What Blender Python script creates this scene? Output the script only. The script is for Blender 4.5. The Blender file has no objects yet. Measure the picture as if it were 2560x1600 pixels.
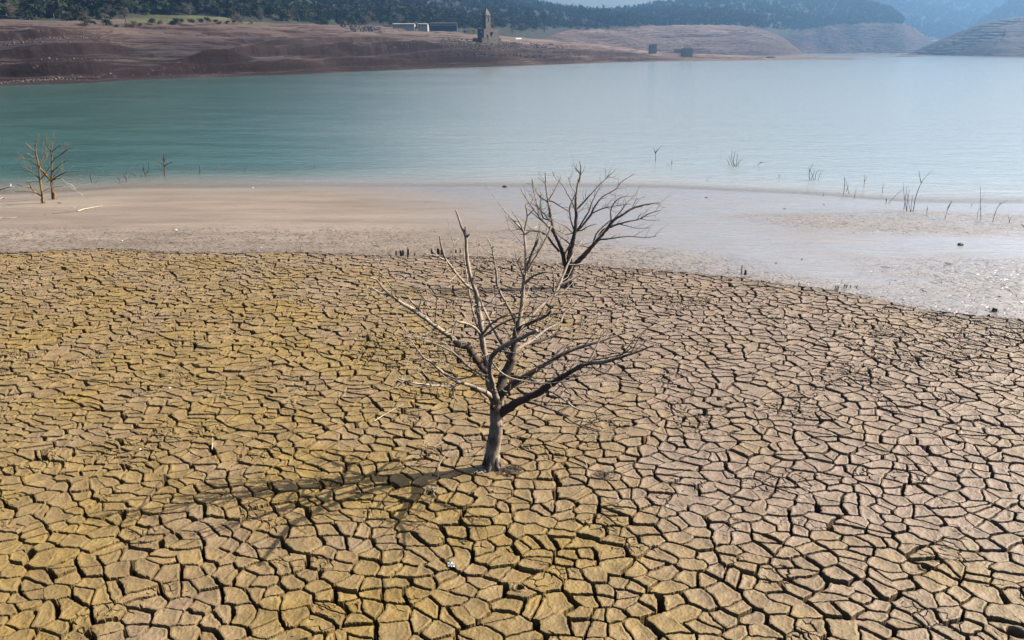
import bpy, bmesh, math, random
import numpy as np
from mathutils import Vector, Matrix, Quaternion

R = math.radians
random.seed(7)
rng = np.random.default_rng(11)
scene = bpy.context.scene
COL = scene.collection

# ------------------------------------------------------------------ camera
CAMZ = 9.0
FPX = 1828.0            # focal length in pixels of the 2560 px wide photograph
PITCH = R(20.35)
cam_d = bpy.data.cameras.new("camera")
cam_d.sensor_width = 36.0
cam_d.lens = 36.0 * FPX / 2560.0
cam_d.clip_start = 0.1
cam_d.clip_end = 20000.0
cam = bpy.data.objects.new("camera", cam_d)
cam.location = (0, 0, CAMZ)
cam.rotation_euler = (R(90) - PITCH, 0, 0)
COL.objects.link(cam)
scene.camera = cam

# ------------------------------------------------------------------ sky, sun, exposure
SUN_EL, SUN_AZ = 39.0, 78.0          # azimuth clockwise from +Y (the view direction)
w = bpy.data.worlds.new("World"); scene.world = w; w.use_nodes = True
nt = w.node_tree
for n in list(nt.nodes): nt.nodes.remove(n)
sky = nt.nodes.new("ShaderNodeTexSky"); sky.sky_type = 'NISHITA'; sky.sun_disc = False
sky.sun_elevation = R(SUN_EL); sky.sun_rotation = R(SUN_AZ)
sky.air_density = 1.0; sky.dust_density = 6.0; sky.ozone_density = 1.0; sky.altitude = 400
bg = nt.nodes.new("ShaderNodeBackground"); bg.inputs[1].default_value = 0.078
wo = nt.nodes.new("ShaderNodeOutputWorld")
nt.links.new(sky.outputs[0], bg.inputs[0]); nt.links.new(bg.outputs[0], wo.inputs[0])
sd = bpy.data.lights.new("sun", 'SUN'); sd.energy = 5.0; sd.angle = R(0.3); sd.color = (1.0, 0.93, 0.82)
so = bpy.data.objects.new("sun", sd); COL.objects.link(so)
sv = Vector((math.sin(R(SUN_AZ)) * math.cos(R(SUN_EL)), math.cos(R(SUN_AZ)) * math.cos(R(SUN_EL)), math.sin(R(SUN_EL))))
so.rotation_euler = sv.to_track_quat('Z', 'Y').to_euler()
so.location = sv * 50
scene.view_settings.view_transform = 'Standard'
scene.view_settings.look = 'None'
scene.view_settings.exposure = 1.5
scene.view_settings.gamma = 1.0
scene.render.engine = 'CYCLES'
scene.cycles.use_denoising = True
scene.cycles.max_bounces = 5
scene.cycles.diffuse_bounces = 0
scene.cycles.volume_bounces = 0
scene.cycles.transparent_max_bounces = 12

# ------------------------------------------------------------------ helpers
def ray(u, v):
    """photograph pixel -> direction with forward (y) component 1"""
    a, b = u - 1280.0, 800.0 - v
    f = FPX * math.cos(PITCH) + b * math.sin(PITCH)
    z = -FPX * math.sin(PITCH) + b * math.cos(PITCH)
    return a / f, z / f
def on_z(u, v, z=0.0):
    dx, dz = ray(u, v)
    y = (z - CAMZ) / dz
    return dx * y, y
def at_y(u, v, y):
    dx, dz = ray(u, v)
    return Vector((dx * y, y, CAMZ + dz * y))

# numpy value-gradient noise
_perm = rng.permutation(256).astype(np.int32)
_ga = rng.random(256) * 2 * np.pi
_gx, _gy = np.cos(_ga), np.sin(_ga)
def _h(i, j): return _perm[(_perm[i & 255] + j) & 255]
def perlin(x, y):
    xi = np.floor(x).astype(np.int32); yi = np.floor(y).astype(np.int32)
    fx, fy = x - xi, y - yi
    u = fx * fx * fx * (fx * (fx * 6 - 15) + 10); v = fy * fy * fy * (fy * (fy * 6 - 15) + 10)
    def g(a, b, dx, dy):
        h = _h(a, b); return _gx[h] * dx + _gy[h] * dy
    n00 = g(xi, yi, fx, fy); n10 = g(xi + 1, yi, fx - 1, fy)
    n01 = g(xi, yi + 1, fx, fy - 1); n11 = g(xi + 1, yi + 1, fx - 1, fy - 1)
    return (n00 * (1 - u) + n10 * u) * (1 - v) + (n01 * (1 - u) + n11 * u) * v * 1.0
def fbm(x, y, oct=3, gain=0.5):
    s = 0; a = 1.0
    for o in range(oct):
        s = s + a * perlin(x * (2 ** o) + 17.3 * o, y * (2 ** o) - 9.1 * o); a *= gain
    return s
def sstep(a, b, x):
    t = np.clip((x - a) / (b - a), 0, 1); return t * t * (3 - 2 * t)
def hash01(a, b):
    n = (a.astype(np.int64) * 374761393 + b.astype(np.int64) * 668265263) & 0x7fffffff
    n = ((n ^ (n >> 13)) * 1274126177) & 0x7fffffff
    return ((n ^ (n >> 16)) & 0xffffff) / float(0xffffff)

def crack_field(x, y, size, jit, wmin, wmax, closed, seed, dirw=0.0, rag=0.0):
    """signed distance (m) to the nearest open crack edge; negative inside a crack"""
    gx = x / size; gy = y / size
    ci = np.floor(gx).astype(np.int64); cj = np.floor(gy).astype(np.int64)
    best = np.full(x.shape, 1e9); px = np.zeros_like(x); py = np.zeros_like(x)
    pi = np.zeros(x.shape, np.int64); pj = np.zeros(x.shape, np.int64)
    def site(i, j):
        return (i + 0.5 + jit * (hash01(i + seed, j * 3 + 1) - 0.5), j + 0.5 + jit * (hash01(i * 5 + 7, j + seed) - 0.5))
    for di in (-1, 0, 1):
        for dj in (-1, 0, 1):
            i, j = ci + di, cj + dj
            sx, sy = site(i, j)
            d = (sx - gx) ** 2 + (sy - gy) ** 2
            m = d < best
            best = np.where(m, d, best); px = np.where(m, sx, px); py = np.where(m, sy, py)
            pi = np.where(m, i, pi); pj = np.where(m, j, pj)
    e = np.full(x.shape, 1e3); wd = np.zeros_like(x)
    for di in (-2, -1, 0, 1, 2):
        for dj in (-2, -1, 0, 1, 2):
            if (di, dj) == (0, 0) or abs(di) + abs(dj) == 4: continue
            i, j = pi + di, pj + dj
            sx, sy = site(i, j)
            ex, ey = sx - px, sy - py
            L = np.sqrt(ex * ex + ey * ey) + 1e-9
            ex /= L; ey /= L
            d = ((0.5 * (sx + px) - gx) * ex + (0.5 * (sy + py) - gy) * ey) * size
            h = hash01((pi + i) * 7 + seed, (pj + j) * 13 + (pi * pj + i * j) % 7919)
            # edge runs along (-ey, ex): NW-SE cracks open wider
            k = np.abs((-ey) * 0.75 - ex * 0.66)
            hw = wmin + (wmax - wmin) * h ** 1.7 * (1 - dirw + dirw * 1.6 * k)
            hw = np.where(h < closed, -1.0, hw)
            dd = np.where(hw < 0, 1e3, d - hw - rag * hw)
            m = dd < e
            e = np.where(m, dd, e); wd = np.where(m, hw, wd)
    cid = hash01(pi * 3 + seed, pj * 11 + 5)
    return e, wd, cid, pi, pj

class Cells:
    """one network of plates: neighbours inside a slab are parted by thin cracks, slabs by wide ones"""
    def __init__(s, size, jit, slab, ext, seed):
        r = np.random.default_rng(seed); s.size = size; x0, x1, y0, y1 = ext
        s.i0, s.j0 = int(x0 / size) - 5, int(y0 / size) - 5
        ni, nj = int(x1 / size) + 5 - s.i0, int(y1 / size) + 5 - s.j0
        I, J = np.meshgrid(np.arange(ni), np.arange(nj), indexing='ij')
        s.X = I + s.i0 + 0.5 + jit * (r.random((ni, nj)) - 0.5); s.Y = J + s.j0 + 0.5 + jit * (r.random((ni, nj)) - 0.5)
        s.R = r.random((ni, nj)); s.ni, s.nj = ni, nj
        k = size / slab; bi = np.floor(s.X * k).astype(int); bj = np.floor(s.Y * k).astype(int); m = 64
        bx = r.random((4096,)); best = np.full((ni, nj), 1e9); s.G = np.zeros((ni, nj), int)
        for di in (-1, 0, 1):
            for dj in (-1, 0, 1):
                q = ((bi + di) * 131 + (bj + dj) * 977) % 4096
                d = (bi + di + 0.5 + 0.9 * (bx[q] - .5) - s.X * k) ** 2 + (bj + dj + 0.5 + 0.9 * (bx[(q * 7 + 3) % 4096] - .5) - s.Y * k) ** 2
                t = d < best; best = np.where(t, d, best); s.G = np.where(t, q, s.G)
        s.GR = bx[s.G]
    def field(s, x, y, thin, wide, closed):
        gx, gy = x / s.size, y / s.size
        ci = np.clip(np.floor(gx).astype(int) - s.i0, 3, s.ni - 4); cj = np.clip(np.floor(gy).astype(int) - s.j0, 3, s.nj - 4)
        best = np.full(x.shape, 1e9); pi = ci.copy(); pj = cj.copy()
        for di in (-1, 0, 1):
            for dj in (-1, 0, 1):
                i, j = ci + di, cj + dj
                d = (s.X[i, j] - gx) ** 2 + (s.Y[i, j] - gy) ** 2; t = d < best
                best = np.where(t, d, best); pi = np.where(t, i, pi); pj = np.where(t, j, pj)
        px, py, pr, pg = s.X[pi, pj], s.Y[pi, pj], s.R[pi, pj], s.G[pi, pj]
        e = np.full(x.shape, 1e3); wd = np.zeros(x.shape); raw = np.full(x.shape, 1e3)
        for di in (-2, -1, 0, 1, 2):
            for dj in (-2, -1, 0, 1, 2):
                if (di, dj) == (0, 0) or abs(di) + abs(dj) == 4: continue
                i = np.clip(pi + di, 0, s.ni - 1); j = np.clip(pj + dj, 0, s.nj - 1)
                ex, ey = s.X[i, j] - px, s.Y[i, j] - py; L = np.sqrt(ex * ex + ey * ey) + 1e-9
                d = ((px + 0.5 * ex - gx) * ex + (py + 0.5 * ey - gy) * ey) / L * s.size
                h = ((s.R[i, j] + pr) * 57.31) % 1.0
                k = np.abs(ey * 0.75 + ex * 0.66) / L; dirf = 0.35 + 1.0 * k
                big = s.G[i, j] != pg
                hw = np.where(big, wide[0] + (wide[1] - wide[0]) * h ** 1.2 * dirf, thin[0] + (thin[1] - thin[0]) * h ** 1.4 * dirf)
                dd = np.where(~big & (h < closed), 1e3, d - hw)
                t = dd < e; e = np.where(t, dd, e); wd = np.where(t, hw, wd); raw = np.minimum(raw, d)
        return e, wd, pr, s.GR[pi, pj], raw

def mesh_grid(name, X, Y, Z, mat, attrs=None, smooth=True, parent=None):
    nr, nc = X.shape
    co = np.stack([X, Y, Z], -1).reshape(-1, 3).astype(np.float32)
    idx = np.arange(nr * nc, dtype=np.int32).reshape(nr, nc)
    q = np.stack([idx[:-1, :-1], idx[:-1, 1:], idx[1:, 1:], idx[1:, :-1]], -1).reshape(-1, 4)
    me = raw_mesh(name, co, q, smooth)
    for k, a in (attrs or {}).items():
        at = me.attributes.new(k, 'FLOAT', 'POINT')
        at.data.foreach_set('value', a.reshape(-1).astype(np.float32))
    me.materials.append(mat)
    o = bpy.data.objects.new(name, me); COL.objects.link(o)
    if parent: o.parent = parent
    return o
def raw_mesh(name, co, quads, smooth=False):
    me = bpy.data.meshes.new(name)
    n = len(quads); k = quads.shape[1]
    me.vertices.add(len(co)); me.vertices.foreach_set('co', np.ascontiguousarray(co, np.float32).reshape(-1))
    me.loops.add(n * k); me.loops.foreach_set('vertex_index', np.ascontiguousarray(quads, np.int32).reshape(-1))
    me.polygons.add(n); me.polygons.foreach_set('loop_start', np.arange(0, n * k, k, dtype=np.int32))
    me.polygons.foreach_set('use_smooth', np.full(n, smooth))
    me.update(calc_edges=True)
    return me
def link(name, me, mat=None, parent=None):
    if mat is not None: me.materials.append(mat)
    o = bpy.data.objects.new(name, me); COL.objects.link(o)
    if parent is not None: o.parent = parent
    return o
def tag(o, label=None, cat=None, group=None, kind=None):
    if label: o['label'] = label
    if cat: o['category'] = cat
    if group: o['group'] = group
    if kind: o['kind'] = kind
    return o
def empty(name, loc, label, cat, group=None, rz=0):
    o = bpy.data.objects.new(name, None); COL.objects.link(o); o.location = loc
    o.rotation_euler = (0, 0, rz); o.empty_display_size = 0.2
    return tag(o, label, cat, group)

# ------------------------------------------------------------------ materials
class NB:
    """tiny node builder"""
    def __init__(s, name):
        s.m = bpy.data.materials.new(name); s.m.use_nodes = True; s.t = s.m.node_tree
        for n in list(s.t.nodes): s.t.nodes.remove(n)
        s.out = s.t.nodes.new("ShaderNodeOutputMaterial")
    def n(s, typ, ins=None, **props):
        nd = s.t.nodes.new(typ)
        for k, v in props.items(): setattr(nd, k, v)
        for k, v in (ins or {}).items(): s.set(nd, k, v)
        return nd
    def set(s, nd, k, v):
        sock = nd.inputs[k]
        if isinstance(v, bpy.types.NodeSocket): s.t.links.new(v, sock)
        else: sock.default_value = v
    def attr(s, name): return s.n("ShaderNodeAttribute", attribute_name=name).outputs['Fac']
    def obj(s): return s.n("ShaderNodeTexCoord").outputs['Object']
    def scale(s, vec, sc, rot=(0, 0, 0)):
        return s.n("ShaderNodeMapping", {'Vector': vec, 'Scale': sc, 'Rotation': rot}).outputs[0]
    def noise(s, vec, scale, detail=4, rough=0.55, dist=0.0):
        return s.n("ShaderNodeTexNoise", {'Vector': vec, 'Scale': scale, 'Detail': detail, 'Roughness': rough, 'Distortion': dist}).outputs['Fac']
    def vor(s, vec, scale, out='Distance', **p):
        return s.n("ShaderNodeTexVoronoi", {'Vector': vec, 'Scale': scale}, **p).outputs[out]
    def ramp(s, fac, stops):
        r = s.n("ShaderNodeValToRGB", {'Fac': fac}); e = r.color_ramp.elements
        while len(e) < len(stops): e.new(0.5)
        for el, (p, c) in zip(e, stops):
            el.position = p; el.color = (c, c, c, 1) if isinstance(c, (int, float)) else (*c, 1)
        return r.outputs[0]
    def mix(s, f, a, b, mode='MIX'):
        m = s.n("ShaderNodeMix", data_type='RGBA', blend_type=mode)
        for k, v in ((0, f), (6, a), (7, b)):
            if isinstance(v, tuple) and len(v) == 3: v = (*v, 1)
            s.set(m, k, v)
        return m.outputs[2]
    def math(s, op, a, b=0.0, c=0.0, clamp=False):
        m = s.n("ShaderNodeMath", operation=op, use_clamp=clamp)
        s.set(m, 0, a); s.set(m, 1, b); s.set(m, 2, c)
        return m.outputs[0]
    def bump(s, h, strength, dist, normal=None):
        d = {'Height': h, 'Strength': strength, 'Distance': dist}
        if normal is not None: d['Normal'] = normal
        return s.n("ShaderNodeBump", d).outputs[0]
    def bsdf(s, col, rough=0.8, spec=0.3, normal=None, **kw):
        d = {'Base Color': (*col, 1) if isinstance(col, tuple) and len(col) == 3 else col, 'Roughness': rough, 'Specular IOR Level': spec}
        if normal is not None: d['Normal'] = normal
        d.update(kw)
        return s.n("ShaderNodeBsdfPrincipled", d).outputs[0]
    def done(s, sh):
        s.t.links.new(sh, s.out.inputs['Surface']); return s.m

def simple_mat(name, c1, c2, scale=3.0, rough=0.85, spec=0.2, bump=0.3, bd=0.02):
    b = NB(name); v = b.obj()
    n1 = b.noise(v, scale, 6, 0.65)
    c = b.mix(b.ramp(n1, [(0.35, 0.0), (0.65, 1.0)]), c1, c2)
    return b.done(b.bsdf(c, rough, spec, b.bump(n1, bump, bd)))

def m_clay():
    b = NB("dried_clay"); v = b.obj()
    oc = b.attr('ochre'); cell = b.attr('cell')
    big = b.noise(v, 0.55, 3, 0.5); med = b.noise(v, 3.2, 4, 0.6); fine = b.noise(v, 28, 5, 0.7)
    grey = b.mix(b.ramp(med, [(0.35, 0.0), (0.68, 1.0)]), (0.1294, 0.09283, 0.06956), (0.2156, 0.1586, 0.1192))
    och = b.mix(b.ramp(med, [(0.33, 0.0), (0.68, 1.0)]), (0.1146, 0.07493, 0.01787), (0.2245, 0.1499, 0.03848))
    f = b.math('ADD', oc, b.math('MULTIPLY', b.math('SUBTRACT', big, 0.5), 1.6), clamp=True)
    c = b.mix(f, grey, och)
    # rust coloured stains on some plates
    st = b.ramp(b.noise(b.scale(v, (1, 1, 1)), 5.5, 3, 0.55), [(0.53, 0.0), (0.70, 1.0)])
    c = b.mix(b.math('MULTIPLY', st, b.math('MULTIPLY', f, 0.5)), c, (0.1855, 0.09734, 0.01938))
    c = b.mix(b.math('MULTIPLY', cell, 0.36), c, (0.1484, 0.1113, 0.07489))
    # worm pits and specks
    pit = b.ramp(b.vor(v, 9.0, feature='F1'), [(0.05, 1.0), (0.085, 0.0)])
    pit = b.math('MULTIPLY', pit, b.ramp(b.noise(v, 2.0, 2), [(0.5, 0.0), (0.56, 1.0)]))
    c = b.mix(b.math('MULTIPLY', pit, 0.8), c, (0.04637, 0.03246, 0.01762))
    c = b.mix(b.ramp(fine, [(0.3, 0.35), (0.62, 0.0)]), c, (0.1113, 0.07883, 0.04405))
    rub = b.attr('rubble')
    c = b.mix(b.math('MULTIPLY', rub, 0.85), c, b.mix(fine, (0.04173, 0.03153, 0.02467), (0.1391, 0.1066, 0.07929)))
    grit = b.noise(v, 95, 3, 0.7)
    c = b.mix(b.ramp(grit, [(0.36, 0.4), (0.5, 0.0)]), c, (0.06182, 0.04637, 0.02741))
    nrm = b.bump(grit, 0.35, 0.004, b.bump(fine, 0.6, 0.016, b.bump(med, 0.4, 0.05)))
    return b.done(b.bsdf(c, 0.62, 0.32, nrm))

def m_mud():
    b = NB("wet_mud"); v = b.obj()
    wet = b.attr('wet'); ck = b.attr('crackle')
    lo = b.noise(b.scale(v, (0.09, 0.35, 1)), 1.0, 4, 0.6)
    fine = b.noise(b.scale(v, (1, 1.6, 1)), 9, 5, 0.7)
    c = b.mix(b.ramp(lo, [(0.35, 0.0), (0.65, 1.0)]), (0.125, 0.098, 0.074), (0.20, 0.162, 0.128))
    c = b.mix(b.ramp(fine, [(0.35, 0.45), (0.6, 0.0)]), c, (0.085, 0.064, 0.047))
    c = b.mix(wet, c, (0.175, 0.145, 0.118))
    # fine drying cracks, thinning out where the silt is still smooth
    dv = b.n("ShaderNodeVectorMath", {0: v, 1: b.n("ShaderNodeVectorMath", {0: b.n("ShaderNodeTexNoise", {'Vector': v, 'Scale': 3.0, 'Detail': 3}).outputs['Color'], 1: (0.22, 0.22, 0.0)}, operation='MULTIPLY').outputs[0]}, operation='ADD').outputs[0]
    dv2 = b.scale(dv, (1.0, 1.0, 0.0))
    e = b.n("ShaderNodeTexVoronoi", {'Vector': dv2, 'Scale': 4.6}, feature='DISTANCE_TO_EDGE').outputs[0]
    part = b.ramp(b.noise(v, 1.9, 3, 0.6), [(0.36, 0.0), (0.58, 1.0)])
    wdt = b.math('MULTIPLY', b.math('MULTIPLY', ck, part), 0.085)
    line = b.math('MULTIPLY', b.math('SUBTRACT', 1.0, b.math('DIVIDE', e, b.math('ADD', wdt, 0.0005)), clamp=True), 2.2, clamp=True)
    line = b.math('MULTIPLY', line, b.math('MULTIPLY', ck, 1.6, clamp=True))
    c = b.mix(b.math('MULTIPLY', line, 0.85), c, (0.022, 0.017, 0.014))
    dry = b.math('SUBTRACT', 1.0, line)
    rg = b.n("ShaderNodeMapRange", {'Value': b.math('ADD', wet, b.math('MULTIPLY', b.math('SUBTRACT', lo, 0.5), 0.8)), 1: 0.0, 2: 1.0, 3: 0.66, 4: 0.26}).outputs[0]
    rip = b.noise(b.scale(v, (1.2, 4.0, 1), (0, 0, R(-6))), 1.3, 5, 0.65, 0.6)
    rip2 = b.noise(b.scale(v, (0.35, 1.6, 1), (0, 0, R(4))), 1.0, 4, 0.6, 1.0)
    nrm = b.bump(rip, 0.35, 0.05, b.bump(fine, 0.3, 0.012, b.bump(rip2, 0.8, 0.09)))
    cw = b.math('MULTIPLY', b.math('MULTIPLY', wet, dry), 0.95, clamp=True)
    return b.done(b.bsdf(c, rg, 0.3, nrm, **{'Coat Weight': cw, 'Coat Roughness': 0.28, 'Coat IOR': 1.9, 'Coat Normal': nrm}))

def m_water():
    b = NB("lake_water"); v = b.obj(); dep = b.attr('depth')
    w1 = b.noise(b.scale(v, (0.42, 1.05, 1), (0, 0, R(24))), 1.3, 5, 0.66, 0.5)
    w2 = b.noise(b.scale(v, (0.07, 0.22, 1), (0, 0, R(16))), 1.0, 3, 0.55, 0.6)
    calm = b.ramp(b.noise(b.scale(v, (0.004, 0.02, 1), (0, 0, R(5))), 1.0, 3, 0.55), [(0.35, 0.75), (0.65, 1.0)])
    h = b.math('ADD', w1, b.math('MULTIPLY', w2, 1.2))
    deep = b.mix(b.ramp(w2, [(0.4, 0.0), (0.62, 1.0)]), (0.018, 0.060, 0.052), (0.030, 0.085, 0.074))
    # sky glare painted as a paler body colour over the lake's middle and right
    glare_mix = b.n("ShaderNodeMapRange", {'Value': b.math('ADD', b.attr('glare'), b.math('MULTIPLY', b.math('SUBTRACT', b.noise(b.scale(v, (0.008, 0.02, 1)), 1.0, 4, 0.6), 0.5), 0.5)), 1: 0.0, 2: 1.0, 3: 0.0, 4: 1.0}, interpolation_type='SMOOTHSTEP').outputs[0]
    deep = b.mix(glare_mix, deep, (0.19, 0.22, 0.22))
    still = b.n('ShaderNodeMapRange', {'Value': dep, 1: 0.0, 2: 0.5, 3: 0.12, 4: 0.6}).outputs[0]
    nrm = b.bump(h, b.math('MULTIPLY', calm, still), 0.15)
    turb = b.math('SUBTRACT', 1.0, b.math('EXPONENT', b.math('MULTIPLY', dep, -2.2)))
    c = b.mix(turb, (0.25, 0.215, 0.18), deep)
    body = b.bsdf(c, 0.12, 1.0, nrm, **{'IOR': 1.45})
    tr = b.n("ShaderNodeBsdfTransparent").outputs[0]
    op = b.math('SUBTRACT', 1.0, b.math('EXPONENT', b.math('MULTIPLY', dep, -11.0)))
    op = b.math('ADD', b.math('MULTIPLY', op, 0.93), 0.07, clamp=True)
    mx = b.n("ShaderNodeMixShader", {0: op, 1: tr, 2: body}).outputs[0]
    return b.done(mx)

def m_bark():
    b = NB("dead_bark"); v = b.obj(); bl = b.attr('bleach')
    st = b.noise(b.scale(v, (9, 9, 2.2)), 5, 5, 0.65)
    fn = b.noise(v, 60, 4, 0.7); pa = b.noise(v, 2.6, 3, 0.6)
    dark = b.mix(b.ramp(st, [(0.3, 0.0), (0.7, 1.0)]), (0.0276, 0.02024, 0.0184), (0.1012, 0.07544, 0.0644))
    red = b.mix(fn, (0.1104, 0.03864, 0.01656), (0.2024, 0.0782, 0.0276))
    dark = b.mix(b.ramp(pa, [(0.56, 0.0), (0.66, 0.75)]), dark, red)
    pale = b.mix(b.ramp(st, [(0.3, 0.0), (0.72, 1.0)]), (0.1564, 0.1242, 0.0966), (0.3956, 0.3266, 0.253))
    f = b.ramp(b.math('ADD', bl, b.math('MULTIPLY', b.math('SUBTRACT', pa, 0.5), 0.9)), [(0.35, 0.0), (0.6, 1.0)])
    c = b.mix(f, dark, pale)
    nrm = b.bump(st, 0.6, 0.012, b.bump(fn, 0.4, 0.004))
    return b.done(b.bsdf(c, 0.8, 0.25, nrm))

def m_rusty_bark():
    b = NB("ochre_bark"); v = b.obj()
    pa = b.noise(v, 2.6, 3, 0.6); st = b.noise(b.scale(v, (9, 9, 3)), 3, 4, 0.65)
    c = b.mix(b.ramp(pa, [(0.4, 0.0), (0.55, 1.0)]), (0.07, 0.045, 0.03), b.mix(st, (0.16, 0.08, 0.018), (0.30, 0.165, 0.04)))
    c = b.mix(b.math('MULTIPLY', b.attr('bleach'), 0.6), c, (0.24, 0.19, 0.14))
    return b.done(b.bsdf(c, 0.85, 0.2, b.bump(st, 0.5, 0.02)))

def m_shore():
    """bare banded soil of the drawn-down banks"""
    b = NB("bare_bank_soil"); v = b.obj(); tone = b.attr('tone'); fld = b.attr('field')
    nz = b.n("ShaderNodeSeparateXYZ", {0: b.n("ShaderNodeNewGeometry").outputs['Normal']}).outputs[2]
    band = b.noise(b.scale(v, (0.006, 0.006, 0.9)), 1.0, 5, 0.75, 0.4)
    pat = b.noise(b.scale(v, (0.0204, 0.0204, 0.0544)), 1.0, 5, 0.65)
    fine = b.noise(v, 0.7, 6, 0.7)
    dk = b.mix(b.ramp(band, [(0.38, 0.0), (0.62, 1.0)]), (0.007639, 0.004583, 0.004583), (0.0337, 0.02415, 0.02359))
    dk = b.mix(b.ramp(pat, [(0.50, 0.0), (0.66, 0.8)]), dk, (0.05335, 0.04268, 0.04044))
    dk = b.mix(b.ramp(pat, [(0.30, 0.7), (0.42, 0.0)]), dk, (0.02367, 0.008402, 0.004583))
    lt = b.mix(b.ramp(band, [(0.38, 0.0), (0.62, 1.0)]), (0.0765, 0.051, 0.0459), (0.1632, 0.1244, 0.1061))
    lt = b.mix(b.ramp(pat, [(0.30, 0.6), (0.46, 0.0)]), lt, (0.102, 0.05304, 0.03876))
    lt = b.mix(b.ramp(pat, [(0.55, 0.0), (0.7, 0.6)]), lt, (0.2448, 0.204, 0.1581))
    c = b.mix(tone, dk, lt)
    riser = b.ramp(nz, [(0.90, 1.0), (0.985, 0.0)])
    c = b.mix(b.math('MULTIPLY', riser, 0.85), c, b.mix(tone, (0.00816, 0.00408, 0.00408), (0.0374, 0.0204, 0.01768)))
    c = b.mix(b.ramp(fine, [(0.35, 0.5), (0.55, 0.0)]), c, b.mix(tone, (0.0204, 0.01224, 0.01224), (0.0748, 0.051, 0.0408)))
    # scattered pale stones
    stn = b.ramp(b.vor(v, 0.55, feature='F1'), [(0.16, 1.0), (0.26, 0.0)])
    stn = b.math('MULTIPLY', stn, b.ramp(b.noise(b.scale(v, (0.0136, 0.0136, 0.204)), 1.0, 3), [(0.52, 0.0), (0.62, 0.8)]))
    c = b.mix(b.math('MULTIPLY', stn, 0.6), c, (0.1088, 0.0918, 0.0884))
    c = b.mix(fld, c, b.mix(b.ramp(pat, [(0.4, 0.0), (0.6, 1.0)]), (0.0272, 0.0306, 0.01496), (0.0646, 0.068, 0.02448)))
    return b.done(b.bsdf(c, 0.95, 0.1, b.bump(fine, 0.8, 0.6)))

def m_leaf(name, a, c2):
    b = NB(name); v = b.n("ShaderNodeNewGeometry").outputs['Position']
    ri = b.n("ShaderNodeObjectInfo").outputs['Random']
    n = b.noise(v, 0.12, 3, 0.6); m = b.noise(v, 1.3, 3, 0.6)
    f = b.math('ADD', b.math('MULTIPLY', n, 0.7), b.math('MULTIPLY', m, 0.5))
    f = b.math('ADD', f, b.math('MULTIPLY', b.math('SUBTRACT', ri, 0.5), 0.35))
    c = b.mix(b.ramp(f, [(0.42, 0.0), (0.8, 1.0)]), a, c2)
    return b.done(b.bsdf(c, 1.0, 0.0))

M_CLAY = m_clay(); M_MUD = m_mud(); M_WATER = m_water(); M_BARK = m_bark(); M_RBARK = m_rusty_bark()
M_SHORE = m_shore()
M_SOIL = simple_mat("dull_soil", (0.20, 0.15, 0.10), (0.34, 0.26, 0.17), 2.0)

# ------------------------------------------------------------------ near ground
ZG = 2.9
lip_px = [(-400, 626), (0, 620), (150, 618), (280, 613), (400, 621), (600, 624), (800, 626), (880, 631), (960, 634), (1050, 631), (1150, 631),
          (1300, 640), (1400, 652), (1500, 660), (1700, 670), (1850, 685), (1950, 703), (2100, 722), (2200, 741), (2300, 760), (2400, 776), (2560, 788), (2900, 812)]
shore_px = [(-500, 500), (0, 489), (180, 481), (280, 474), (500, 471), (700, 469), (1000, 468), (1250, 468), (1450, 468), (1650, 470), (1900, 482), (2050, 489), (2150, 498), (2300, 508), (2400, 510), (2560, 510), (3000, 514)]
LIP = np.array([on_z(u, v, ZG) for u, v in lip_px]); SHO = np.array([on_z(u, v, 0.0) for u, v in shore_px])
def smooth_curve(P):
    xs = np.linspace(P[0, 0], P[-1, 0], 400); ys = np.interp(xs, P[:, 0], P[:, 1])
    k = np.hanning(21); k /= k.sum(); yp = np.pad(ys, 10, mode='edge'); return xs, np.convolve(yp, k, 'valid')
LX, LY = smooth_curve(LIP); SX, SY = smooth_curve(SHO)
def y_lip(x):
    y = np.interp(x, LX, LY) + np.where(x > LX[-1], (x - LX[-1]) * -0.35, 0)
    return y + 0.28 * perlin(x * 0.55, x * 0 + 3.3) + 0.07 * perlin(x * 2.6, x * 0 + 8.1)
def y_sho(x): return np.interp(x, SX, SY) + 0.25 * perlin(x * 0.25, x * 0 + 1.7)
def base_z(x, y):
    return ZG + 0.10 * perlin(x * 0.11 + 5, y * 0.13) + 0.03 * perlin(x * 0.45, y * 0.5 + 4)
def mud_z(x, y, yl=None):
    yl = y_lip(x) if yl is None else yl
    ys = y_sho(x)
    s = (y - yl) / (ys - yl)
    z = np.where(s < 1, 2.32 * (1 - np.clip(s, -0.2, 1)), -(y - ys) * 0.05)
    z = np.where(s < 1, z, z)
    amp = np.clip((1 - s) * 4, 0, 1)
    z = z + amp * (0.05 * perlin(x * 0.16, y * 0.3) + 0.018 * perlin(x * 0.6, y * 1.3))
    return z
def gnd(x, y):
    x = np.array([float(x)]); y = np.array([float(y)])
    if y[0] < y_lip(x)[0]: return float(base_z(x, y)[0])
    return max(float(mud_z(x, y)[0]), -3)
def hit(u, v, fn=gnd, water=False):
    """where the line of sight through a pixel meets the near ground"""
    dx, dz = ray(u, v)
    ys = np.concatenate([np.arange(5.0, 64, 0.03), np.arange(64, 400, 0.5)])
    xs = dx * ys; z = CAMZ + dz * ys; yl = y_lip(xs)
    g = np.where(ys < yl, base_z(xs, ys), np.maximum(mud_z(xs, ys, yl), -3))
    if water: g = np.maximum(g, 0.0)
    i = int(np.argmax(z <= g))
    return Vector((float(xs[i]), float(ys[i]), float(g[i])))

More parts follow.
